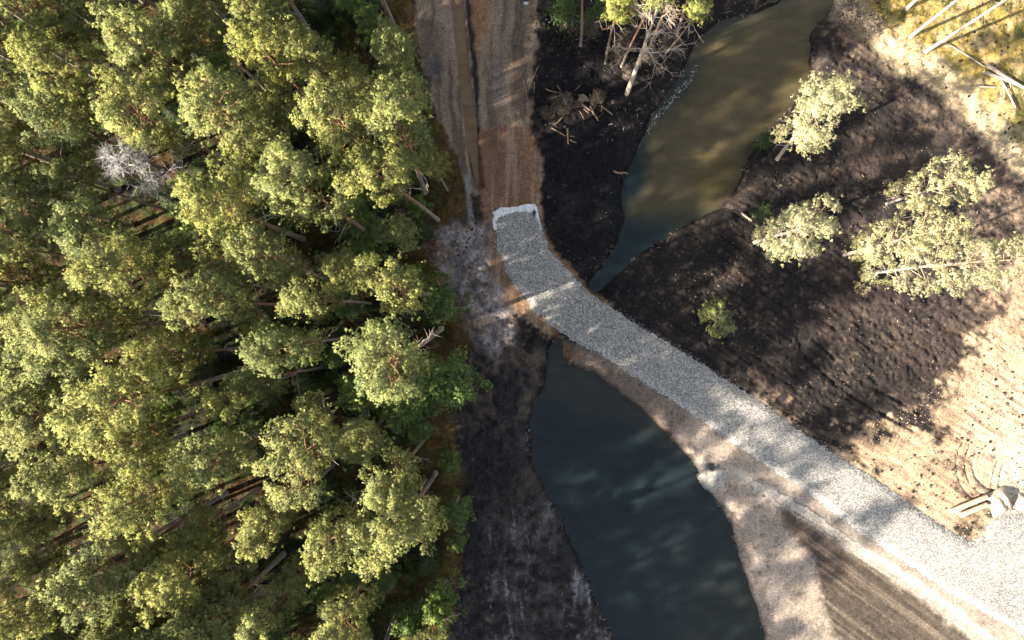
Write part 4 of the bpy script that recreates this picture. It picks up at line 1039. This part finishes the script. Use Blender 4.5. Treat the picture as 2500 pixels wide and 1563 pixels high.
def roll(x0, y0, x1, y1, r, label):
    a = Vector((wx(x0), wy(y0), 0)); b = Vector((wx(x1), wy(y1), 0)); L = (b - a).length; ang = math.atan2(b.y - a.y, b.x - a.x)
    o = thing('fabric_roll', label, 'fabric roll', ((a + b) / 2 + Vector((0, 0, gz(a.x, a.y) + r + .02))), (0, 0, ang), 'rolls of fabric beside the gravel')
    n = 28; V = []; 
    prof = [(-L/2, r * .35), (-L/2, r * .97), (-L/2 + .03, r), (-L/6, r * 1.01), (L/6, r * .99), (L/2 - .03, r), (L/2, r * .97), (L/2, r * .35)]
    for x, q in prof:
        for k in range(n):
            t = 6.283185 * k / n; qq = q * (1 + 0.02 * math.sin(t * 3)); V.append((x, qq * math.cos(t), qq * math.sin(t)))
    F = [(i * n + k, i * n + (k + 1) % n, (i + 1) * n + (k + 1) % n, (i + 1) * n + k) for i in range(len(prof) - 1) for k in range(n)]
    link('wrap', mesh_from('roll_wrap', V, F, M_ROLL, smooth=False), o)
    V = []; prof = [(-L/2 - .02, r * .20), (-L/2 - .02, r * .34), (L/2 + .02, r * .34), (L/2 + .02, r * .20), (-L/2 - .02, r * .20)]
    for x, q in prof:
        for k in range(n): t = 6.283185 * k / n; V.append((x, q * math.cos(t), q * math.sin(t)))
    F = [(i * n + k, i * n + (k + 1) % n, (i + 1) * n + (k + 1) % n, (i + 1) * n + k) for i in range(len(prof) - 1) for k in range(n)]
    link('core', mesh_from('roll_core', V, F, M_CORE), o)
roll(2317, 1247, 2405, 1211, 0.22, 'upper one of the two tan rolls lying side by side above the gravel')
roll(2342, 1256, 2405, 1230, 0.22, 'lower and shorter one of the two tan rolls, nearer the gravel')
M_PILE = plain_material('sandy_fabric', (0.24, 0.20, 0.155), (0.36, 0.31, 0.25), 3, 0.9, 0.05)
def folded_sheet(px, py, w, d, hh, rot, seed, label):
    rr = np.random.default_rng(seed); nx_, ny_ = 16, 12; V = []
    for i in range(nx_):
        for j in range(ny_):
            u = i / (nx_ - 1) - .5; v = j / (ny_ - 1) - .5
            e = max(0, 1 - (2 * abs(u)) ** 3) * max(0, 1 - (2 * abs(v)) ** 3)
            crease = 0.3 * abs(math.sin(u * 7 + v * 3 + seed)) + 0.15 * rr.random()
            V.append((u * w, v * d + 0.1 * math.sin(u * 5), hh * e * (0.6 + crease)))
    F = [(i * ny_ + j, (i + 1) * ny_ + j, (i + 1) * ny_ + j + 1, i * ny_ + j + 1) for i in range(nx_ - 1) for j in range(ny_ - 1)]
    x, y = wx(px), wy(py)
    thing('fabric_pile', label, 'fabric pile', (x, y, gz(x, y) + .02), (0, 0, rot), 'crumpled fabric beside the gravel', me=mesh_from('fabric_pile', V, F, M_PILE, smooth=False))
folded_sheet(2440, 1225, 1.9, 2.2, 0.8, 0.3, 3, 'crumpled sand-coloured fabric pile right of the two tan rolls')
folded_sheet(2500, 1228, 1.8, 1.5, 0.55, -0.4, 5, 'crumpled sand-coloured fabric pile cut by the right edge')

# ------------------------------------------------------------------ small things on the dirt track
def tub():
    x, y = wx(1284), wy(-4); n = 24; z0 = gz(x, y)
    o = thing('plastic_tub', 'dark plastic tub with a pale round lid at the top of the dirt track', 'plastic tub', (x, y, z0))
    prof = [(0.0, 0.26), (0.62, 0.32), (0.66, 0.34), (0.62, 0.30), (0.05, 0.24), (0.05, 0.001)]
    V = [(q * math.cos(6.2832 * k / n), q * math.sin(6.2832 * k / n), z) for z, q in prof for k in range(n)]
    F = [(i * n + k, i * n + (k + 1) % n, (i + 1) * n + (k + 1) % n, (i + 1) * n + k) for i in range(len(prof) - 1) for k in range(n)]
    link('body', mesh_from('tub_body', V, F, plain_material('dark_plastic', (0.015, 0.015, 0.022), (0.03, 0.03, 0.04), 5, 0.5)), o)
    prof = [(0.0, 0.001), (0.0, 0.20), (0.03, 0.22), (0.05, 0.20), (0.05, 0.001)]
    V = [(q * math.cos(6.2832 * k / n), q * 0.62 * math.sin(6.2832 * k / n) - 0.48, z + 0.08 + 0.25 * (q * math.sin(6.2832 * k / n))) for z, q in prof for k in range(n)]
    F = [(i * n + k, i * n + (k + 1) % n, (i + 1) * n + (k + 1) % n, (i + 1) * n + k) for i in range(len(prof) - 1) for k in range(n)]
    link('lid', mesh_from('tub_lid', V, F, plain_material('pale_lid', (0.5, 0.56, 0.6), (0.7, 0.74, 0.76), 4, 0.4)), o)
tub()
def hose_joint():
    T = Tubes(); t = np.linspace(0, 4.4, 12)
    T.add(np.stack([0.16 * np.cos(t), 0.16 * np.sin(t) * 1.1, 0.08 + 0 * t], 1), np.full(12, 0.055), 8)
    T.add([(0.0, 0.16, 0.08), (-0.28, 0.30, 0.06)], [0.05, 0.05], 8)
    x, y = wx(1168), wy(389)
    thing('hose_joint', 'small black curled hose end at the lower end of the muddy ditch', 'hose', (x, y, gz(x, y) + .05), me=T.mesh('hose_joint', plain_material('black_rubber', (0.01, 0.01, 0.012), (0.025, 0.025, 0.03), 8, 0.5)))
hose_joint()

# ------------------------------------------------------------------ litter: chips, clods, foam, ground plants
def sticks(name, n, box, accept, label, cat, cols, Lr=(0.06, 0.34), wd=0.015, seed=9):
    r = np.random.default_rng(seed); x = r.uniform(wx(box[0]), wx(box[2]), n); y = r.uniform(wy(box[3]), wy(box[1]), n)
    k = accept(x, y, r); x, y = x[k], y[k]; n = len(x); z = ground_at(x, y) + 0.02
    a = r.random(n) * 6.283; L = r.uniform(*Lr, n) * r.random(n) ** 0.6; w = wd * (0.5 + r.random(n)); ti = (r.random(n) - .5) * 0.3
    dx, dy = np.cos(a) * L, np.sin(a) * L; sx, sy = -np.sin(a) * w, np.cos(a) * w
    P = lambda u, v, h: np.stack([x + dx * u + sx * v, y + dy * u + sy * v, z + h + u * L * ti], 1)
    V = np.stack([P(-.5, -.5, 0), P(.5, -.5, 0), P(.5, .5, 0), P(-.5, .5, 0), P(-.5, 0, .03), P(.5, 0, .03)], 1).reshape(-1, 3)
    F0 = np.array([(0, 1, 5, 4), (2, 3, 4, 5), (1, 2, 5, 5), (3, 0, 4, 4)])[:2]
    F = (F0[None] + (np.arange(n) * 6)[:, None, None]).reshape(-1, 4)
    stuff(link(name, mesh_from(name, V, F, cols, {'tint': np.repeat(r.random(n), 6)})), label, cat)
M_CHIP = tint_material('wood_chip', [(0.0, (0.06, 0.045, 0.035)), (0.6, (0.20, 0.16, 0.125)), (1.0, (0.62, 0.55, 0.47))])
dens = lambda x, y: fbm(x, y, 0.25, 3, 80)
def on_peat(x, y, r):
    ok = (sdist(GRAVEL, x, y, 2.0) > 0.3) & (sdist(BANK_W, x, y) > 0) & (np.minimum(sdist(POND_N, x, y), sdist(POND_S, x, y)) > 0.1) & (sdist(FOREST, x, y) > 0.3) & (sdist(ROAD, x, y) > 0) & (sdist(PAD, x, y) > 0) & (sdist(SAND_S, x, y) > 0)
    return ok & (r.random(len(x)) < np.clip((dens(x, y) - 0.3) * 2.2, 0.05, 1) * np.where(sdist(PEAT_SW, x, y) < 0, 0.3, 1))
sticks('wood_chips', 7000, (1100, -10, 2520, 1570), on_peat, 'pale wood splinters strewn over the black peat', 'wood chips', M_CHIP)
def near_top(x, y, r): return on_peat(x, y, r) & (np.hypot(x - wx(1470), y - wy(190)) < 6)
sticks('bark_litter', 2600, (1290, 60, 1680, 420), near_top, 'pale twigs and bark bits round the brush pile', 'twigs', M_CHIP, (0.1, 0.5), 0.02, 10)
M_CLOD = tint_material('peat_clod', [(0.0, (0.012, 0.011, 0.012)), (0.7, (0.035, 0.028, 0.023)), (1.0, (0.08, 0.062, 0.05))])
r = np.random.default_rng(11); x = r.uniform(wx(1100), wx(2520), 26000); y = r.uniform(wy(1570), wy(-10), 26000); k = on_peat(x, y, r); x, y = x[k], y[k]
stuff(link('peat_clods', scatter_solids('peat_clods', x, y, ground_at(x, y) + .02, 0.025 + 0.15 * r.random(len(x)) ** 5, r.random(len(x)), M_CLOD, 0.8, 12)), 'dark peat crumbs and clods covering the burnt-looking ground', 'peat clods')
M_SCLOD = tint_material('sand_clod', [(0.0, (0.14, 0.10, 0.07)), (0.5, (0.34, 0.25, 0.17)), (1.0, (0.50, 0.40, 0.29))])
x = r.uniform(wx(2050), wx(2520), 16000); y = r.uniform(wy(1330), wy(600), 16000)
k = (sdist(SAND_E, x, y) < 1.0) & (sdist(GRAVEL, x, y, 2.0) > 0.1) & (r.random(len(x)) < np.clip((fbm(x, y, 0.4, 3, 81) - .42) * 4, 0.02, 1)); x, y = x[k], y[k]
stuff(link('sand_clods', scatter_solids('sand_clods', x, y, ground_at(x, y) + .01, 0.02 + 0.07 * r.random(len(x)) ** 5, r.random(len(x)), M_SCLOD, 0.7, 13)), 'crumbly clods on the trampled sand in the east', 'sand clods')
def near_shore(x, y, r):
    d = np.minimum(sdist(POND_N, x, y), sdist(POND_S, x, y)); return (d < 0.55) & (d > -0.12) & (sdist(GRAVEL, x, y, 2.0) > 0.4) & (sdist(FOREST, x, y) > 0.3) & (fbm(x, y, 0.4, 3, 97) > 0.47)
sticks('shore_debris', 22000, (1250, -10, 2060, 1570), near_shore, 'twigs and crumbs washed along the shores of both ponds', 'shore debris', M_CHIP, (0.08, 0.5), 0.02, 17)
# foam flecks along the western shore of the northern pond
fo = W([(1708, 150), (1690, 185), (1670, 205), (1655, 225), (1640, 245), (1612, 268), (1600, 285), (1585, 310)])
n = 230; t = r.random(n) ** 0.9 * (len(fo) - 1); i = np.clip(t.astype(int), 0, len(fo) - 2); fr = (t - i)[:, None]
P = fo[i] * (1 - fr) + fo[i + 1] * fr + r.normal(size=(n, 2)) * np.array([0.16, 0.14])
k = sdist(POND_N, P[:, 0], P[:, 1]) < -0.15; P = P[k]; n = len(P)
M_FOAM = plain_material('foam', (0.5, 0.52, 0.5), (0.72, 0.74, 0.72), 10, 0.7)
stuff(link('foam_flecks', scatter_solids('foam_flecks', P[:, 0], P[:, 1], np.full(n, WATER_Z + .01), 0.015 + 0.035 * r.random(n) ** 2, r.random(n), M_FOAM, 0.2, 14)), 'white foam flecks drifting along the shore of the olive pond', 'foam')

def groundcover(name, n, box, accept, label, cat, mat, size, seed, hgt=0.12, m=5):
    rr = np.random.default_rng(seed); x = rr.uniform(wx(box[0]), wx(box[2]), n); y = rr.uniform(wy(box[3]), wy(box[1]), n)
    k = accept(x, y, rr); x, y = x[k], y[k]
    c = np.stack([x, y, ground_at(x, y) + hgt * 0.4], 1)
    V, F, t = sprays(c, np.full(len(x), hgt), 1, m, size * 1.9, size, rr, up=0.6, shell=0.1)
    stuff(link(name, mesh_from(name, V, F, mat, {'tint': t})), label, cat)
M_SCRUB = leaf_material('forest_scrub', (0.025, 0.035, 0.012), (0.075, 0.10, 0.025), 0.3, 0.0)
M_RUST = leaf_material('rusty_scrub', (0.05, 0.035, 0.015), (0.15, 0.095, 0.03), 0.3, 0.0)
M_STRAW = leaf_material('straw_grass', (0.20, 0.16, 0.06), (0.45, 0.37, 0.19), 0.3, 0.0)
groundcover('forest_scrub', 26000, (300, -20, 1160, 1580), lambda x, y, r: (sdist(FOREST, x, y) < -0.5) & (r.random(len(x)) < np.clip((fbm(x, y, 0.5, 3, 90) - .3) * 3, 0, 1)),
            'low dark green scrub covering the forest floor', 'undergrowth', M_SCRUB, 0.09, 91, 0.2)
groundcover('rusty_scrub', 9000, (960, -20, 1180, 1580), lambda x, y, r: (sdist(FOREST, x, y) < -0.1) & (sdist(FOREST, x, y) > -3.2) & (r.random(len(x)) < np.clip((fbm(x, y, 0.6, 3, 92) - .35) * 3, 0, 1)),
            'rusty brown heather along the edge of the forest', 'undergrowth', M_RUST, 0.07, 93, 0.15)
groundcover('straw_grass', 20000, (2030, -20, 2520, 620), lambda x, y, r: (sdist(MOSS_NE, x, y) < 0.2) & (r.random(len(x)) < np.clip((fbm(x, y, 0.7, 3, 94) - .32) * 3, 0, 1)),
            'yellow straw-like grass and moss in the upper right corner', 'grass', M_STRAW, 0.045, 95, 0.10, 4)
